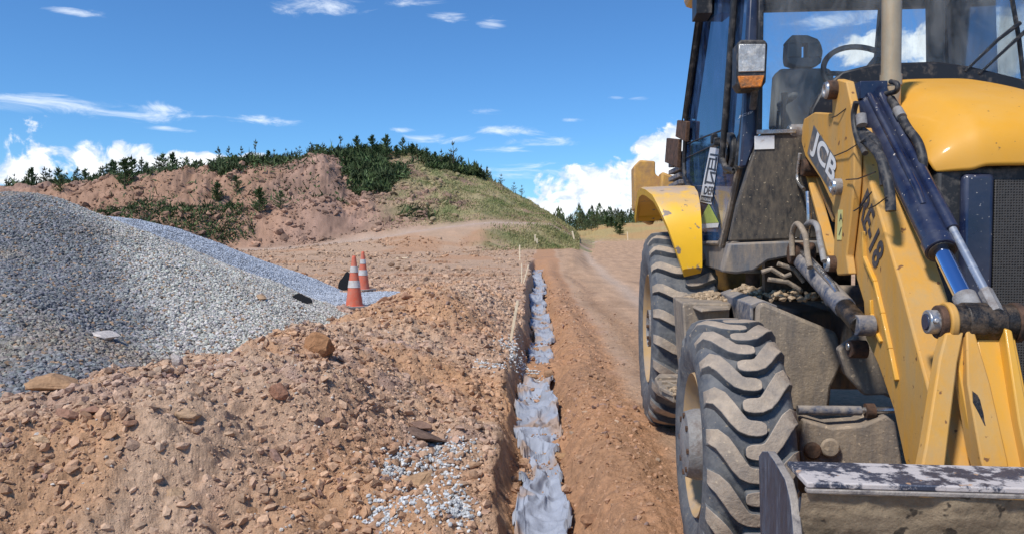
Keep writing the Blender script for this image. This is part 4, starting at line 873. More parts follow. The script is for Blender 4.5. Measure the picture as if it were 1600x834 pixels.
# door: frame, dark glass, upper rail
b = MB()
fr = [(1102,-12),(1073,180),(1069,255),(1070,278),(1081,303),(1090,372),(1094,380),(1124,380),(1129,372),(1158,258),(1174,140),(1190,-12)]
P3 = [S(*p, .012) for p in fr]
for i in range(len(P3)): b.tube([P3[i], P3[(i+1) % len(P3)]], .018 if i not in (4,5,6,7) else .014, 'black_trim' if i < 4 or i > 8 else 'muddy_grey', 8)
b.tube([S(1148,-10,.02), S(1128,255,.02)], .020, 'black_trim', 10)
dr = b.build('door', root)
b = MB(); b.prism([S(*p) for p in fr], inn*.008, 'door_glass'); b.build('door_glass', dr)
b = MB(); b.tube([S(1070,248,.006), S(1112,228,.006), S(1127,222,.006)], .004, 'black_trim', 6); b.tube([S(1074,225,.006), S(1100,214,.006), S(1127,204,.006)], .004, 'black_trim', 6); b.build('glass_seal', dr)
b = MB(); hp = S(1118,222,.03); b.box((hp.x-.02,hp.y-.06,hp.z-.03),(hp.x+.02,hp.y+.06,hp.z+.02),'black_trim'); b.box((hp.x-.03,hp.y-.02,hp.z-.01),(hp.x+.01,hp.y+.02,hp.z+.05),'black_trim'); b.build('handle', dr, .006)
b = MB(); hc_ = S(1144,240,.02); b.cyl(hc_, hc_+SN*.035, .12, 'black_plastic', 28); b.cyl(hc_+SN*.035, hc_+SN*.05, .07, 'greasy_black', 24); b.build('speaker_cover', dr, .008)
# A-post, corner between door and windscreen
b = MB(); b.prism([Vp(1171,-14,CV+.05), Vp(1190,-14,CV+.05), Vp(1187,209,CV+.05), Vp(1167,262,CV+.05), Vp(1156,262,CV+.05), Vp(1162,180,CV+.05)], (0,.07,0), 'navy_paint'); b.build('front_post', root, .012)
b = MB(); b.prism([Vp(1186,-14,CV+.0), Vp(1194,-14,CV+.0), Vp(1191,205,CV+.0), Vp(1183,205,CV+.0)], (0,.05,0), 'black_trim'); b.build('windscreen_seal', root, .004)
b = MB(); b.tube([S(1155,262,.03), S(1143,320,.03), S(1128,385,.03)], .020, 'tan_dust', 8); b.build('dusty_seal', root)
# grab rail standing out from the post
gp = [S(1150,-14,.10), S(1131,215,.10), S(1128,248,.10), S(1133,262,.10), S(1146,268,.09), S(1152,258,.05), S(1165,160,.03)]
b = MB(); b.tube(gp, .017, 'black_plastic', 10); b.build('grab_rail', root)
# rear post, thin gas strut, hinge hardware, air vents
b = MB(); b.tube([S(1097,-12,.03), S(1071,185,.03)], .022, 'black_plastic', 8); b.tube([S(1090,12,.05), S(1066,190,.05)], .006, 'black_trim', 6)
p = S(1097,4,.06); b.box((p.x-.05,p.y-.1,p.z-.10),(p.x+.05,p.y+.1,p.z+.06),'black_trim'); b.build('rear_post', root, .006)
b = MB()
for (a_, c_) in (((1064,188),(1079,222)), ((1047,216),(1066,262))):
    q0, q1 = S(a_[0],a_[1],.03), S(c_[0],c_[1],.03); b.prism([S(a_[0],a_[1],.02), S(c_[0],a_[1]+2,.02), S(c_[0]-2,c_[1],.02), S(a_[0]-3,c_[1]-8,.02)], SN*.03, 'rust')
b.build('hinge', root, .006)
b = MB()
for i in range(5): q0 = S(1049,248+i*11,.0); q1 = S(1066,240+i*11,.0); b.bar(q0, q1, .05, .035, 'navy_dirty')
b.prism([S(1058,246,-.02), S(1071,238,-.02), S(1071,292,-.02), S(1053,296,-.02)], SN*.01, 'black_plastic'); b.build('air_vent', root, .008)
# stickers on the door
def sticker(name, pts, m, off, parent=dr): b = MB(); b.prism([S(*p, off) for p in pts], SN*.0015, m); return b.build(name, parent)
sticker('sticker', [(1110,230),(1124,233),(1112,320),(1093,315)], 'white_sticker', .004)
for i, pts in enumerate([[(1110,240),(1122,242),(1121.5,245),(1109.5,243)], [(1108.5,247),(1111,247),(1106,271),(1103.5,271)], [(1113.5,248),(1115,248),(1112,266),(1110.5,266)], [(1118.5,246),(1121,246),(1118,268),(1115.5,268)],
        [(1108.5,247),(1121,249),(1120.7,251),(1108,249)], [(1106,262),(1119,265),(1118.5,267.5),(1105.5,264.5)], [(1103.5,271),(1106,271),(1103,288),(1100.5,288)], [(1103,283),(1113,285),(1112.5,288),(1102.5,286)], [(1110,268),(1120,270),(1119,273),(1109.5,271)], [(1109.5,270),(1112,271),(1117,289),(1113.5,288)],
        [(1096,305.5),(1114,308),(1111.5,317),(1094.5,314)]]): sticker('sticker_mark', pts, 'sticker_dark', .006)
sticker('sticker_mountain', [(1107.5,319),(1113,329),(1123,348),(1092.5,350),(1099,334)], 'sticker_green', .004)
sticker('sticker_band', [(1092.5,350.5),(1123.5,348.5),(1122,355.5),(1091.5,357.5)], 'white_sticker', .004)
def text(body, O, Xp, Yp, m, name, parent, lift, thick=.001, bold=0.0):
    """lettering laid on a plane: O, Xp, Yp are the text box corners (bottom left, bottom right, top left)"""
    cu = bpy.data.curves.new(name, 'FONT'); cu.body = body; cu.size = 1; cu.offset = bold; tmp = bpy.data.objects.new(name, cu); C.objects.link(tmp)
    bpy.context.view_layer.update(); me = bpy.data.meshes.new_from_object(tmp.evaluated_get(bpy.context.evaluated_depsgraph_get())); bpy.data.objects.remove(tmp)
    co = np.zeros(len(me.vertices)*3, dtype=np.float32); me.vertices.foreach_get('co', co); co = co.reshape(-1,3); mn, mx = co.min(0), co.max(0); t = (co-mn)/np.maximum(mx-mn, 1e-6)
    O, Xp, Yp = Vector(O), Vector(Xp), Vector(Yp); ex, ey = np.array(Xp-O), np.array(Yp-O)
    out = np.array(O)+np.array(lift) + t[:,0:1]*ex + t[:,1:2]*ey; me.vertices.foreach_set('co', out.astype(np.float32).ravel()); me.materials.clear(); me.materials.append(MATS[m]); me.update()
    o = bpy.data.objects.new(name, me); C.objects.link(o); o.parent = parent; return o
text('DER', S(1099.5,303.5,.006), S(1115,305.5,.006), S(1101.5,291,.006), 'sticker_dark', 'lettering', dr, SN*.002, bold=.02)
text('PARANÁ', S(1096,313,.008), S(1111,316,.008), S(1097.3,307,.008), 'white_sticker', 'lettering', dr, SN*.002, bold=.01)
text('JCB', Vp(1153,186,CV+.04), Vp(1174,179,CV+.04), Vp(1154,181,CV+.04), 'white_sticker', 'lettering', root, (0,-.002,0))
# windscreen, roof, rear frame, interior
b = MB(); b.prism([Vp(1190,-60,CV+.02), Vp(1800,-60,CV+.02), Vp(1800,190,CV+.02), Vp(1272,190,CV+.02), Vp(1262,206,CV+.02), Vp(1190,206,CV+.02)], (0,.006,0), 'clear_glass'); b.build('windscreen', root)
ZR = 3.12
UR = 2*UC
b = MB(); b.prism([(.44,.70,ZR),(UR-.44,.70,ZR),(UR-.33,2.85,ZR),(.33,2.85,ZR)], (0,0,.16), 'yellow_paint'); b.build('roof', root, .05)
b = MB(); b.prism([(.50,.95,ZR-.05),(UR-.50,.95,ZR-.05),(UR-.40,2.75,ZR-.05),(.40,2.75,ZR-.05)], (0,0,.049), 'interior')
hd = [Vp(1194,-40,2.55), Vp(1384,-40,2.55), Vp(1384,17,2.55), Vp(1194,19,2.55)]
b.box((.40,2.55,3.02),(UR-.40,2.62,ZR-.052),'interior'); b.box((.52,CV+.05,2.92),(UR-.52,CV+.09,ZR-.051),'interior'); b.build('headlining', root, .01)
b = MB()
for (pa, pb, pt_, pbm) in ((1374,1386,-30,120),):
    b.prism([Vp(pa+5,pt_,2.6), Vp(pb+5,pt_,2.6), Vp(pb-8,pbm,2.6), Vp(pa-8,pbm,2.6)], (0,.06,0), 'interior')
b.prism([Vp(1450,-40,2.3), Vp(1479,-40,2.3), Vp(1477,130,2.3), Vp(1452,130,2.3)], (0,.06,0), 'interior')
b.prism([Vp(1484,-40,2.5), Vp(1556,-40,2.5), Vp(1562,150,2.5), Vp(1492,150,2.5)], (0,.08,0), 'interior'); b.build('rear_cab_frame', root, .015)
b = MB(); b.box((.42,2.64,1.30),(UR-.42,2.72,1.95),'muddy_grey'); b.box((.48,1.0,1.28),(UR-.48,2.7,1.34),'interior'); b.box((1.66,1.0,1.34),(1.70,2.6,2.0),'interior'); b.build('cab_body', root, .02)
b = MB(); b.box((UR-.56,CV+.02,1.3),(UR-.49,CV+.09,ZR),'navy_paint'); b.tube([(UR-.47,1.0,1.95),(UR-.40,2.7,1.95)],.03,'black_trim'); b.box((UR-.42,2.66,1.3),(UR-.36,2.74,ZR),'navy_paint'); b.build('far_post', root, .012)
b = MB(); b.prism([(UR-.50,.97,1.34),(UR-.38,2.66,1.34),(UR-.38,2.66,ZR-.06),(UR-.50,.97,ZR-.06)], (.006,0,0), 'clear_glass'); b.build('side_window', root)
# seat with headrest, levers, steering wheel
b = MB(); vs_ = 1.75
b.prism([Vp(1230,64,vs_), Vp(1238,55,vs_), Vp(1262,55,vs_), Vp(1278,61,vs_), Vp(1283,68,vs_), Vp(1230,68,vs_)], (0,.10,0), 'seat_grey'); b.prism([Vp(1230,68,vs_), Vp(1253,68,vs_), Vp(1253,90,vs_), Vp(1229,90,vs_)], (0,.10,0), 'seat_grey')
b.prism([Vp(1262,68,vs_), Vp(1283,68,vs_), Vp(1286,80,vs_), Vp(1285,90,vs_), Vp(1262,90,vs_)], (0,.10,0), 'seat_grey'); b.prism([Vp(1229,90,vs_), Vp(1285,90,vs_), Vp(1283,99,vs_), Vp(1270,105,vs_), Vp(1245,104,vs_), Vp(1231,99,vs_)], (0,.10,0), 'seat_grey')
hr_ = b
st_ = MB(); st_.prism([Vp(1214,116,vs_), Vp(1220,107,vs_), Vp(1296,106,vs_), Vp(1303,114,vs_), Vp(1312,200,vs_), Vp(1208,200,vs_)], (0,.14,0), 'seat_grey'); st_.box((Vp(1216,200,vs_).x,vs_-.45,1.62),(Vp(1310,200,vs_).x,vs_+.05,1.76),'seat_grey'); st_.box((Vp(1212,160,vs_).x,vs_-.35,Vp(1212,170,vs_).z),(Vp(1224,160,vs_).x,vs_+.0,Vp(1212,160,vs_).z),'interior'); st_.box((Vp(1304,160,vs_).x,vs_-.35,Vp(1304,170,vs_).z),(Vp(1318,160,vs_).x,vs_+.0,Vp(1304,160,vs_).z),'interior'); seat = st_.build('seat', root, .03, seg=3)
hr_.build('headrest', seat, .006, seg=2)
b = MB(); c0 = Vp(1348,108,1.28); nrm = Vector((.05,-.85,.55)).normalized(); e1 = Vector((1,0,0)).cross(nrm).normalized(); e2 = nrm.cross(e1); ringp = [c0+Vector((0,0,-.03))+(e1*math.cos(t)+e2*math.sin(t))*.215 for t in np.linspace(0,2*math.pi,41)]
b.tube(ringp, .016, 'interior', 8, False)
for t in (.4, 2.5, 4.7): b.tube([c0+Vector((0,0,-.03)), c0+Vector((0,0,-.03))+(e1*math.cos(t)+e2*math.sin(t))*.21], .014, 'interior', 6)
b.tube([c0+Vector((0,0,-.03)), c0+Vector((0,.05,-.5))], .035, 'interior', 10); k0 = ringp[8]; b.cyl(k0, k0+Vector((0,0,.08)), .024, 'interior', 12); b.build('steering_wheel', root)
b = MB(); b.tube([Vp(1226,150,1.4), Vp(1222,205,1.4)], [.012,.010], 'black_plastic', 8); b.tube([Vp(1226,146,1.4), Vp(1225,162,1.4)], [.022,.012], 'black_plastic', 10); b.tube([Vp(1216,174,1.4), Vp(1214,210,1.4)], .008, 'black_plastic', 8); b.build('control_lever', root)
b = MB(); db = [Vp(1258,215,CV-.03), Vp(1268,170,CV-.03), Vp(1286,138,CV-.03), Vp(1316,112,CV-.03), Vp(1368,99,CV-.03), Vp(1466,96,CV-.03), Vp(1520,104,CV-.03), Vp(1600,124,CV-.03), Vp(1700,150,CV-.03), Vp(1700,270,CV-.03), Vp(1270,270,CV-.03)]
b.prism(db, (0,.05,0), 'black_trim'); b.build('scuttle', root, .012)
b = MB(); b.prism([Vp(1250,212,1.15), Vp(1300,150,1.15), Vp(1345,128,1.15), Vp(1345,240,1.15), Vp(1250,240,1.15)], (0,.2,0), 'interior'); b.build('dashboard', root, .02)
# wiper
b = MB(); b.tube([Vp(1508,112,CV-.03), Vp(1560,62,CV-.05), Vp(1594,36,CV-.04)], [.006,.009,.011], 'black_trim', 6); b.tube([Vp(1530,116,CV-.03), Vp(1588,62,CV-.05), Vp(1604,48,CV-.04)], [.006,.009,.011], 'black_trim', 6); b.tube([Vp(1578,-20,CV-.02), Vp(1592,60,CV-.02), Vp(1600,130,CV-.02)], .012, 'black_trim', 6); b.build('windscreen_wiper', root)
# headlight on its arm
HV = .72
b = MB(); b.prism([Vp(1152,68,HV), Vp(1157,62,HV), Vp(1195,62,HV), Vp(1200,68,HV), Vp(1197,128,HV), Vp(1190,139,HV), Vp(1158,140,HV), Vp(1151,130,HV)], (0,.13,0), 'black_plastic'); hl = b.build('headlight', root, .010)
b = MB(); b.prism([Vp(1154.5,69,HV-.006), Vp(1196.5,69,HV-.006), Vp(1195,112,HV-.006), Vp(1154,113,HV-.006)], (0,.01,0), 'headlight_glass'); b.build('lens', hl, .004)
b = MB(); b.prism([Vp(1152.5,119,HV-.008), Vp(1194.5,118,HV-.008), Vp(1190,136,HV-.008), Vp(1158,138,HV-.008)], (0,.014,0), 'orange_lens'); b.build('indicator', hl, .004)
b = MB(); b.tube([Vp(1170,100,HV+.15), Vp(1176,110,HV+.10)], .02, 'black_plastic'); b.tube([Vp(1180,138,HV+.05), Vp(1176,170,HV+.12)], .018, 'black_plastic'); b.build('headlight_arm', root)

# mudguard over the rear wheel
b = MB(); arc = [(1.86,1.17,.215),(1.87,1.30,.17),(1.90,1.45,.12),(1.97,1.58,.07),(2.08,1.67,.035),(2.25,1.72,.0),(2.5,1.745,-.01),(2.8,1.74,-.01),(3.1,1.68,.0),(3.3,1.55,.0)]
vs, fs = [], []
for (v_, z_, u_) in arc:
    vs += [(u_+.012, v_+.03, z_-.055), (u_, v_, z_-.008), (u_+.016, v_, z_), (.34, v_, z_+.01), (.34, v_+.06, z_-.03), (u_+.04, v_+.06, z_-.04)]
for i in range(len(arc)-1):
    for k in range(6): fs.append((i*6+k, i*6+(k+1)%6, (i+1)*6+(k+1)%6, (i+1)*6+k))
fs += [tuple(range(5,-1,-1)), tuple((len(arc)-1)*6+k for k in range(6))]
b.add(vs, fs, 'yellow_fender'); b.build('mudguard', root, .004)
# folded digging arm and frame at the back
b = MB(); DV = 4.0
b.prism([Vp(990,260,DV), Vp(1000,250,DV), Vp(1024,252,DV), Vp(1024,272,DV), Vp(1046,288,DV), Vp(1046,300,DV+.0), Vp(1020,352,DV), Vp(1008,346,DV), Vp(991,326,DV)], (0,.35,0), 'yellow_dirty')
b.prism([Vp(1008,322,DV-.1), Vp(1024,318,DV-.1), Vp(1022,348,DV-.1), Vp(1010,344,DV-.1)], (0,.1,0), 'rust'); b.build('digging_arm', root, .015)
b = MB(); b.prism([Vp(1034,268,DV-.2), Vp(1066,280,DV-.2), Vp(1100,300,DV-.2), Vp(1100,350,DV-.2), Vp(1030,330,DV-.2)], (0,.3,0), 'yellow_dirty'); b.box((.5,3.2,.6),(1.7,3.6,1.5),'yellow_dirty'); b.build('rear_frame', root, .02)

# bonnet --------------------------------------------------------------
b = MB(); vs, fs = [], []; NS = 21
rows = [(-.078,1.630,.008,.350),(-.075,1.660,.04,.362),(-.055,1.685,.09,.372),(-.01,1.70,.135,.382),(.05,1.712,.175,.395),(.16,1.73,.225,.415),(.30,1.765,.25,.435),(.48,1.81,.265,.455),(.66,1.85,.28,.47),(.82,1.885,.29,.485)]
for (v_, ze, rise, hw) in rows:
    for k in range(NS):
        t = -1+2*k/(NS-1); q = abs(t); u_ = UC + hw*math.copysign(q**.92, t); z_ = ze + rise*.92*(1-q**3.6)**.9
        z_ += .012*math.exp(-((q-.55)/.05)**2)*0 + (.016 if q < .55 else 0)*(1 if -.5 < v_ else 0)
        vs.append((u_, v_ + .055*q**3 , z_))
for i in range(len(rows)-1):
    for k in range(NS-1): fs.append((i*NS+k, i*NS+k+1, (i+1)*NS+k+1, (i+1)*NS+k))
b.add(vs, fs, 'yellow_bonnet'); bn = b.build('bonnet', root, 0, 60)
md = bn.modifiers.new('sub', 'SUBSURF'); md.levels = md.render_levels = 2; md2 = bn.modifiers.new('solid', 'SOLIDIFY'); md2.thickness = .03; md2.offset = -1
b = MB(); b.box((UC-.355,.12,.95),(UC+.355,.84,1.66),'black_plastic'); b.box((UC-.38,.4,1.60),(UC+.38,.84,1.80),'black_plastic'); b.build('engine_side_panel', root, .015)
# grille: dark surround, navy corner column, mesh with real wires
GV = -.03
gl_ = lambda px, py: Vp(px, py, GV)
b = MB(); b.box((UC-.345,GV+.0,.80),(UC+.345,.13,1.66),'black_plastic'); g0 = b.build('radiator_housing', root, .02)
b = MB()
for s_ in (-1, 1): b.box((UC+s_*.195-.06,GV-.03,.80),(UC+s_*.195+.06,GV+.02,1.625),'navy_paint')
b.build('grille_column', root, .02)
b = MB(); 
mm = bpy.data.materials.new('grille_mesh'); mm.use_nodes = True; MATS['grille_mesh'] = mm; t_ = mm.node_tree; n_ = t_.nodes; L_ = t_.links; bb = n_['Principled BSDF']
tcd = n_.new('ShaderNodeTexCoord'); vr = n_.new('ShaderNodeTexVoronoi'); vr.inputs['Scale'].default_value = 95; vr.inputs['Randomness'].default_value = .12; L_.new(tcd.outputs['Object'], vr.inputs['Vector'])
rr = n_.new('ShaderNodeMapRange'); L_.new(vr.outputs['Distance'], rr.inputs[0]); rr.inputs[1].default_value = .30; rr.inputs[2].default_value = .42
nz = n_.new('ShaderNodeTexNoise'); nz.inputs['Scale'].default_value = 8; nz.inputs['Detail'].default_value = 6; L_.new(tcd.outputs['Object'], nz.inputs['Vector']); r2 = n_.new('ShaderNodeMapRange'); L_.new(nz.outputs[0], r2.inputs[0]); r2.inputs[1].default_value = .66; r2.inputs[2].default_value = .72
mx = n_.new('ShaderNodeMix'); mx.data_type = 'RGBA'; L_.new(rr.outputs[0], mx.inputs[0]); mx.inputs[6].default_value = (.004,.004,.004,1); mx.inputs[7].default_value = (.06,.055,.05,1)
mx2 = n_.new('ShaderNodeMix'); mx2.data_type = 'RGBA'; L_.new(r2.outputs[0], mx2.inputs[0]); L_.new(mx.outputs[2], mx2.inputs[6]); mx2.inputs[7].default_value = (.36,.26,.16,1); L_.new(mx2.outputs[2], bb.inputs['Base Color']); bb.inputs['Roughness'].default_value = .6
bp = n_.new('ShaderNodeBump'); bp.inputs['Strength'].default_value = .8; bp.inputs['Distance'].default_value = .004; L_.new(rr.outputs[0], bp.inputs['Height']); L_.new(bp.outputs[0], bb.inputs['Normal'])
b.box((UC-.13,GV-.014,.80),(UC+.13,GV+.028,1.60),'grille_mesh'); b.build('grille', root, .004)
# exhaust stack
e0 = Vp(1392,128,.42); b = MB(); b.tube([e0+Vector((0,0,-.12)), e0, Vp(1394,-40,.42)], .042, 'exhaust_steel', 28, False); b.tube([e0+Vector((0,0,-.02)), e0+Vector((0,0,.03))], .047, 'exhaust_steel', 28); b.build('exhaust_pipe', root, 0, 40)

# loader arm (left) ----------------------------------------------------
UA = .72
ARM = []
def arm_side():
    b = MB()
    face = [(1334,200),(1407,446),(1444,585),(1482,719),(1500,790),(1440,790),(1413,719),(1396,640),(1372,570),(1352,528),(1349,472),(1326,396),(1300,330),(1292,240)]
    top = [(1334,200),(1444,585),(1500,790)]
    P_ = [U(x, y, UA) for x, y in face]; b.prism(P_, (.155,0,0), 'yellow_arm')
    a = b.build('loader_arm', root, .008)
    # raised weld rib that follows the arm, and the oval slot strip
    b = MB(); rib = [U(x,y,UA) for x,y in [(1352,362),(1353,402),(1370,440),(1382,490),(1394,545),(1404,594)]]
    for i in range(len(rib)-1): b.bar(rib[i]+Vector((-.004,0,0)), rib[i+1]+Vector((-.004,0,0)), .016, .022, 'yellow_paint', (1,0,0))
    sl_ = [U(x,y,UA) for x,y in [(1363,468),(1364,490),(1370,515),(1379,534)]]
    for i in range(3): b.bar(sl_[i]+Vector((-.002,0,0)), sl_[i+1]+Vector((-.002,0,0)), .014, .020, 'yellow_paint', (1,0,0))
    b.build('stiffening_rib', a, .003)
    b = MB(); p = U(1346,545,UA); b.cyl(p+Vector((-.05,0,0)), p+Vector((.02,0,0)), .038, 'rust', 20); b.cyl(p+Vector((-.06,0,.01)), p+Vector((-.05,0,.01)), .018, 'steel', 8); b.build('pivot_boss', a, .004)
    text('RE-18', U(1342,328,UA), U(1367,424,UA), U(1357,293,UA), 'decal_text', 'lettering', a, (-.003,0,0), bold=.03)
    return a
arm = arm_side()
# inner tower plate behind the arm
b = MB(); b.prism([U(1415,320,.92), U(1449,330,.92), U(1450,468,.92), U(1444,470,.92)], (-.02,0,0), 'yellow_arm')
b.prism([Vp(1395,330,.05), Vp(1449,345,.05), Vp(1449,465,.05), Vp(1430,450,.05)], (0,.02,0), 'yellow_arm'); b.build('inner_tower_plate', root, .004)
# tower / link plate with the decal
UL = .68
b = MB()
lp = [(1308,124),(1322,128),(1330,165),(1334,205),(1334,282),(1330,330),(1322,400),(1326,428),(1308,430),(1302,400),(1305,330),(1282,280),(1258,245),(1250,215),(1256,186),(1272,176),(1300,178),(1300,140)]
b.prism([U(x,y,UL) for x,y in lp], (.035,0,0), 'yellow_arm'); link = b.build('tower_plate', root, .006)
b = MB(); b.prism([U(x,y,UL-.001) for x,y in [(1272,196),(1306,248),(1302,306),(1262,240)]], (-.002,0,0), 'decal_grey'); b.build('decal', link)
text('JCB', U(1265.5,240,UL-.003), U(1299,297,UL-.003), U(1275,201,UL-.003), 'decal_white', 'lettering', link, (-.002,0,0), bold=.03)
b = MB(); b.prism([U(x,y,UL-.001) for x,y in [(1310,328),(1317,328),(1315,375),(1308,375)]], (-.0015,0,0), 'sticker_yellow'); wl = b.build('warning_label', link)
text('A', U(1311,346,UL-.004), U(1316.5,346,UL-.004), U(1311,334,UL-.004), 'sticker_dark', 'symbol', link, (0,0,0)); text('/', U(1310,368,UL-.004), U(1314,368,UL-.004), U(1311,355,UL-.004), 'sticker_dark', 'symbol', link, (0,0,0))
def pin(px, py, u, r_, ln, m='rust', m2='steel'):
    p = U(px, py, u); b = MB(); b.cyl(p+Vector((-ln,0,0)), p+Vector((.06,0,0)), r_, m, 26); b.lathe([(-ln-.001, r_*.95),(-ln-.012, r_*.8),(-ln-.012, r_*.45),(-ln-.002, r_*.42),(-ln-.002,.001)], m2, 'x', 26, p)
    return b
pin(1306,141,UL,.042,.04).build('pin', link, .004); pin(1250,207,UL,.042,.05,'hub_grey').build('pin', link, .004); pin(1313,292,UL,.036,.03,'hub_grey').build('pin', link, .004); pin(1304,412,UL,.036,.03).build('pin', link, .004)
b = MB(); q = [U(x,y,UL+.05) for x,y in [(1262,255),(1302,402)]]; b.bar(q[0], q[1], .02, .05, 'yellow_arm', (1,0,0)); q = [U(x,y,UL+.08) for x,y in [(1272,262),(1306,345)]]; b.bar(q[0], q[1], .02, .03, 'yellow_dirty', (1,0,0)); b.build('rear_strut', root, .004)
b = MB(); p = U(1262,262,UL+.02); b.cyl(p+Vector((-.03,0,0)), p+Vector((.06,0,0)), .045, 'rust', 20); b.build('strut_pin', root, .006)
# cross tube between towers and the yellow brace behind
b = MB(); b.cyl((.70,.50,1.10),(1.90,.50,1.10),.05,'muddy_grey'); b.build('cross_member', root, .01)

# tilt cylinder (upper, dark blue) 
UT = .84
def chain(*p): return [U(x, y, UT) for x, y in p]
t0, t1, t2 = U(1350,150,UT), U(1471,392,UT), U(1524,476,UT)
dirn = (t1-t0).normalized()
t2 = t0 + dirn*((t2-t0).dot(dirn))
b = MB(); b.cyl(t0, t1, .050, 'navy_paint', 32); b.cyl(t1-dirn*.05, t1+dirn*.002, .056, 'navy_paint', 32); b.cyl(t1+dirn*.001, t1+dirn*.008, .046, 'greasy_black', 32)
hp = t0 + Vector((0,0,.03)); b.box((hp.x-.05,hp.y-.09,hp.z-.06),(hp.x+.07,hp.y+.08,hp.z+.02),'navy_paint'); cy_ = b.build('tilt_cylinder', root, .006)
b = MB(); b.cyl(t1, t2, .030, 'chrome', 28); b.cyl(t2-dirn*.07, t2+dirn*.0, .038, 'hub_grey', 28); b.build('cylinder_rod', cy_)
side = Vector((1,0,0)); nrmv = dirn.cross(side).normalized(); 
if nrmv.z < 0: nrmv = -nrmv
o1 = side*.050 + nrmv*.040
b = MB(); s0, s1 = t0+o1+dirn*-.02, t0+o1+dirn*((t1-t0).length*.93); b.tube([s0, s1], .022, 'navy_paint', 16); b.tube([t0-side*.01+nrmv*.052+dirn*.08, t0-side*.01+nrmv*.052+dirn*((t1-t0).length*.72), t0-side*.01+nrmv*.040+dirn*((t1-t0).length*.80)], .014, 'navy_paint', 12)
b.build('pressure_pipe', cy_)
b = MB(); b.tube([s1-dirn*.02, s1+dirn*((t2-s1).dot(dirn)-.01)], .014, 'grey_rod', 16); b.tube([s1+dirn*((t2-s1).dot(dirn)-.06), s1+dirn*((t2-s1).dot(dirn)+.04)], .022, 'hub_grey', 6); b.build('indicator_rod', cy_)
# hub where rod meets the levers
HVv = (U(1532,503,.86)).y; hz = U(1532,503,.86).z
b = MB(); b.cyl((.745,HVv,hz),(.975,HVv,hz), .060, 'greasy_black', 32); b.cyl((.80,HVv,hz),(.92,HVv,hz), .066, 'greasy_black', 32); b.build('rod_end_joint', root, .006)
b = MB(); b.cyl((.688,HVv,hz),(.75,HVv,hz), .040, 'steel', 28); b.cyl((.683,HVv,hz),(.690,HVv,hz), .028, 'navy_paint', 24); b.cyl((.720,HVv,hz),(.742,HVv,hz), .056, 'rust', 28); b.cyl((.70,HVv-.035,hz+.005),(.70,HVv-.052,hz+.01), .010, 'steel', 6); b.build('hub_pin', root, .004)
b = MB(); b.cyl((.975,HVv,hz),(1.02,HVv,hz), .052, 'rust', 28); b.build('hub_pin', root, .004)
# levers: left plate down to the bucket link, right channel with two flanges
def vplate(pts, v0, v1, thick, m, name):
    """plate given by picture corners, lying on a plane that leans from v0 (top) to v1 (bottom)"""
    y0 = min(p[1] for p in pts); y1 = max(p[1] for p in pts)
    P_ = [Vp(x, y, v0+(v1-v0)*((y-y0)/(y1-y0))) for x, y in pts]; b = MB(); b.prism(P_, thick, m); return b
LV0, LV1 = HVv-.05, HVv-.26
b = vplate([(1478,520),(1507,516),(1497,566),(1488,640),(1474,760),(1434,760),(1446,700),(1468,560)], LV0, LV1, (0,.05,0), 'yellow_arm', 'x'); b.cyl((.742,HVv,hz),(.768,HVv,hz),.066,'yellow_arm',28); b.build('lever_arm', root, .006)
b = vplate([(1500,500),(1512,540),(1530,640),(1535,700),(1520,700),(1496,566)], LV0+.03, LV1+.10, (0,.03,0), 'yellow_paint', 'x'); b.build('lever_web', root, .004)
b = vplate([(1510,512),(1524,520),(1548,600),(1575,719),(1590,800),(1558,800),(1533,719),(1512,600)], LV0-.0, LV1-.02, (0,.09,0), 'yellow_arm', 'x')
b.build('lever_flange', root, .005)
b = vplate([(1524,520),(1585,520),(1640,800),(1586,800)], LV0+.02, LV1+.0, (0,.02,0), 'yellow_paint', 'x'); b.build('lever_channel', root, .004)
b = vplate([(1570,512),(1582,516),(1606,640),(1640,800),(1622,800),(1592,660)], LV0-.02, LV1-.04, (0,.10,0), 'yellow_paint', 'x'); b.cyl((.955,HVv,hz),(.98,HVv,hz),.066,'rust',28); b.build('lever_flange', root, .005)
sm = [(1519,610),(1527,616),(1536,634),(1547,648),(1548,668),(1538,664),(1529,645),(1520,628)]
b = MB(); b.prism([Vp(x, y, LV0+(LV1-.02-LV0)*((y-512)/288)-.002) for x, y in sm], (0,-.0015,0), 'greasy_black'); b.build('grease_smear', root)
# tail of the arm behind the levers
b = vplate([(1470,560),(1498,590),(1530,719),(1540,800),(1450,800),(1462,700)], HVv+.10, HVv-.05, (0,.03,0), 'yellow_arm', 'x'); b.build('arm_web', root, .004)
b = MB()
for (px, py, r_) in ((1442,566,.030),(1461,560,.018),(1483,655,.012),(1487,703,.014),(1537,628,.022)): pass
# lift cylinder (lower left, weathered)
l0, l1 = U(1252,405,.66), U(1345,508,.66); dl = (l1-l0).normalized()
b = MB(); b.cyl(l0-dl*.05, l0+(l1-l0)*.78, .046, 'navy_dirty', 26); b.cyl(l0+(l1-l0)*.74, l1, .040, 'greasy_black', 22); b.cyl(l1+Vector((-.02,0,0)), l1+Vector((.05,0,0)), .042, 'navy_dirty', 24); lc = b.build('lift_cylinder', root, .004)
b = MB(); ln_ = (l1-l0).length; b.tube([l0+Vector((-.01,0,.05)), l0+dl*ln_*.6+Vector((-.01,0,.055)), l0+dl*ln_*.7+Vector((-.01,0,.04))], .013, 'steel', 10); b.build('cylinder_pipe', lc)
b = MB(); p = l0; b.cyl(p+Vector((-.06,0,.03)), p+Vector((.06,0,.03)), .055, 'rust', 20); b.build('cylinder_pin', root, .006)
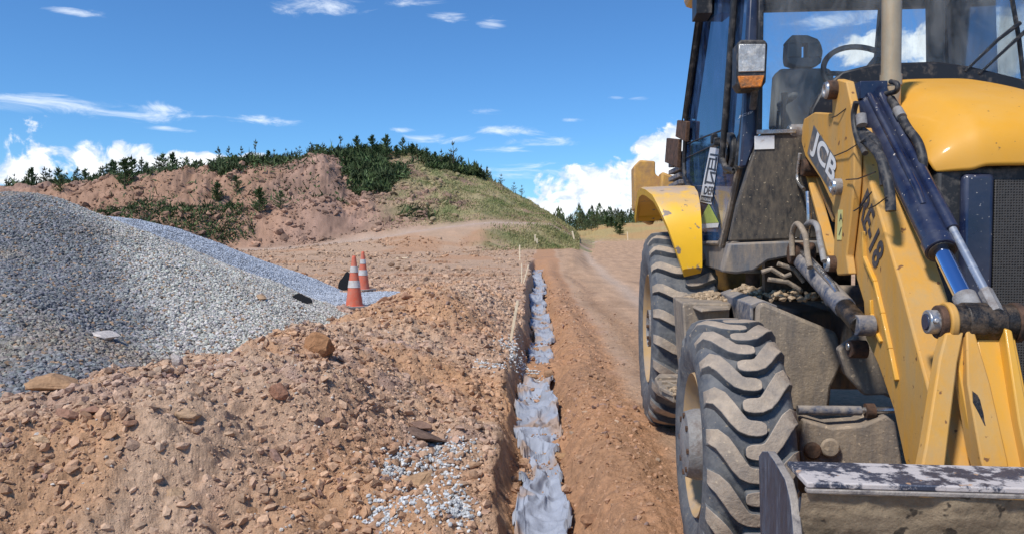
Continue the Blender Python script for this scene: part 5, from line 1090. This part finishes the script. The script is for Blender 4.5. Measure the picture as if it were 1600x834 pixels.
# hoses
def hose(pts, r_, m='hose_rubber', name='hose', pl=None):
    P_ = [U(x, y, u) for x, y, u in pts]; out = []
    for i in range(len(P_)-1):
        p0, p1, p2, p3 = P_[max(i-1,0)], P_[i], P_[i+1], P_[min(i+2,len(P_)-1)]
        for k in range(8):
            t = k/8; out.append(.5*((2*p1)+(p2-p0)*t+(2*p0-5*p1+4*p2-p3)*t*t+(3*p1-p0-3*p2+p3)*t**3))
    out.append(P_[-1]); b = MB(); b.tube(out, r_, m, 12); return b.build(name, pl or root)
hose([(1238,400,.60),(1238,365,.60),(1246,350,.60),(1258,368,.60),(1262,400,.60),(1266,418,.60)], .014, 'tan_dust')
hose([(1254,372,.63),(1262,350,.63),(1276,352,.63),(1282,380,.63),(1288,408,.63)], .014, 'hub_grey')
hose([(1262,300,.66),(1264,340,.66),(1262,370,.66)], .012, 'steel'); hose([(1250,240,.66),(1246,280,.66),(1256,296,.66)], .009, 'steel')
hose([(1338,190,.70),(1350,215,.70),(1372,240,.70),(1384,270,.70),(1390,300,.70),(1392,330,.70)], .019)
hose([(1340,175,.72),(1345,200,.72),(1368,222,.72),(1378,260,.72),(1381,290,.72)], .015)
hose([(1392,155,.90),(1402,172,.90),(1418,200,.90),(1434,222,.90),(1442,250,.90),(1440,275,.90)], .018)
hose([(1392,128,.90),(1402,132,.90),(1400,143,.90),(1384,147,.90)], .011); hose([(1338,160,.68),(1334,180,.68),(1338,210,.68),(1352,240,.68)], .012)
for a_ in ([(1345,180,.695),(1347,196,.695)], [(1402,172,.895),(1409,184,.895)]): hose([a_[0], a_[1]], .021, 'hub_grey', 'hose_fitting')
b = MB()
for (x0,y0,x1,y1) in ((1304,244,1352,218),(1322,281,1368,269),(1357,326,1386,308),(1300,184,1322,170)): p0, p1 = U(x0,y0,UL-.01), U(x1,y1,UL+.0); mdp = (p0+p1)/2+Vector((-.01,0,-.012)); b.tube([p0, mdp, p1], .0028, 'black_trim', 5)
b.build('cable_tie', root)
hose([(1334,330,.665),(1345,322,.665),(1362,300,.69)], .0028, 'black_trim', 'cable_tie')
# bundle of pipes and brackets under the cab
b = MB()
for i,(pts) in enumerate([[(1190,425),(1205,420),(1225,432),(1236,428)], [(1200,436),(1230,440),(1250,452)], [(1215,412),(1240,420),(1256,440)]]): b.tube([Vp(x,y,.8) for x,y in pts], .012, 'tan_dust', 8)
b.build('underbody_pipes', root)
b = MB(); b.prism([Vp(1195,395,1.0), Vp(1330,395,1.0), Vp(1330,470,1.0), Vp(1195,470,1.0)], (0,.06,0), 'greasy_black'); b.build('bulkhead', root)

# front bucket ---------------------------------------------------------
bk = empty('bucket', (0,0,0), 0, root)
zb = .755; UB = .085; WB = 2.43
pR = Zp(1222,719,zb); pF = Zp(1240,752,zb); vb0, vb1 = pR.y, pF.y
prof = [(vb1,zb),(vb0,zb),(vb0+.05,zb-.10),(vb0+.16,zb-.30),(vb0+.17,zb-.48),(vb0+.05,zb-.64),(vb0-.15,zb-.70),(vb0-.62,zb-.70)]
th = .018
ROT = lambda p: p
b = MB()
b.prism([(UB+.03,vb1,zb),(UB+WB,vb1+.0,zb),(UB+WB,vb0,zb),(UB+.03,vb0,zb)], (0,0,-.016), 'bucket_rim'); b.box((UB+.03,vb1-.001,zb-.030),(UB+WB,vb1+.022,zb-.0165),'bucket_edge'); b.build('bucket_rim', bk, .004)
b = MB(); ip = [(vb1+.014,zb-.034),(vb1+.022,zb-.10),(vb1+.05,zb-.20),(vb1+.09,zb-.34),(vb1+.08,zb-.48),(vb1-.02,zb-.60),(vb0-.30,zb-.665),(vb0-.62,zb-.68)]
op = [(p[0]+.02, p[1]-.02) for p in reversed(ip)]
NXb = 90; XS = np.linspace(UB+.02, UB+WB-.02, NXb)
fine_ = []
for i in range(len(ip)-1):
    for k in range(10): t = k/10; fine_.append((ip[i][0]+(ip[i+1][0]-ip[i][0])*t, ip[i][1]+(ip[i+1][1]-ip[i][1])*t))
fine_.append(ip[-1]); pf = np.array(fine_); cum_l = np.cumsum(np.r_[0, np.hypot(*np.diff(pf, axis=0).T)])
XX, CL = np.meshgrid(XS, cum_l, indexing='ij'); dsp = .020*fbm(XX, CL, 5, 4, 700, .6, True)
vv = [(XS[i], pf[j,0]-dsp[i,j], pf[j,1]+dsp[i,j]*.5) for i in range(NXb) for j in range(len(pf))]; m_ = len(pf)
b.add(vv, [(i*m_+j, i*m_+j+1, (i+1)*m_+j+1, (i+1)*m_+j) for i in range(NXb-1) for j in range(m_-1)], 'bucket_inside')
b.prism([(UB+.02,p[0]+.012,p[1]-.012) for p in ip] + [(UB+.02,p[0],p[1]) for p in op], (WB-.04,0,0), 'bucket_side'); b.build('bucket_shell', bk, 0, 60)
def side_plate(u, m_):
    b = MB(); sp_ = [U(x,y,UB) for x,y in [(1185,712),(1190,704),(1199,704),(1210,720),(1226,748),(1234,780)]]
    pts = [(p.y, p.z) for p in sp_] + [(sp_[-1].y-.16, zb-.40), (sp_[-1].y-.36, zb-.70), (vb0-.15, zb-.72), (vb0+.08,zb-.65), (vb0+.19,zb-.48), (vb0+.17,zb-.28)]
    b.prism([(u,p[0],p[1]) for p in pts], (.024,0,0), 'bucket_side', 'bucket_edge'); return b
side_plate(UB, 0).build('side_plate', bk, .004); side_plate(UB+WB-.03, 0).build('side_plate', bk, .004)
b = MB(); b.box((UB,vb0-.64,zb-.705),(UB+WB,vb0-.50,zb-.685),'steel'); b.build('cutting_edge', bk, .004)
# mirror copy of the arm on the far side
am = copy_tree(arm, root); 
for c in list(am.children):
    if c.name.startswith('lettering'): bpy.data.objects.remove(c)
am.location = (2*UC - UA*2 - .155, 0, 0)

# where the wheels meet the ground: let the road carry them
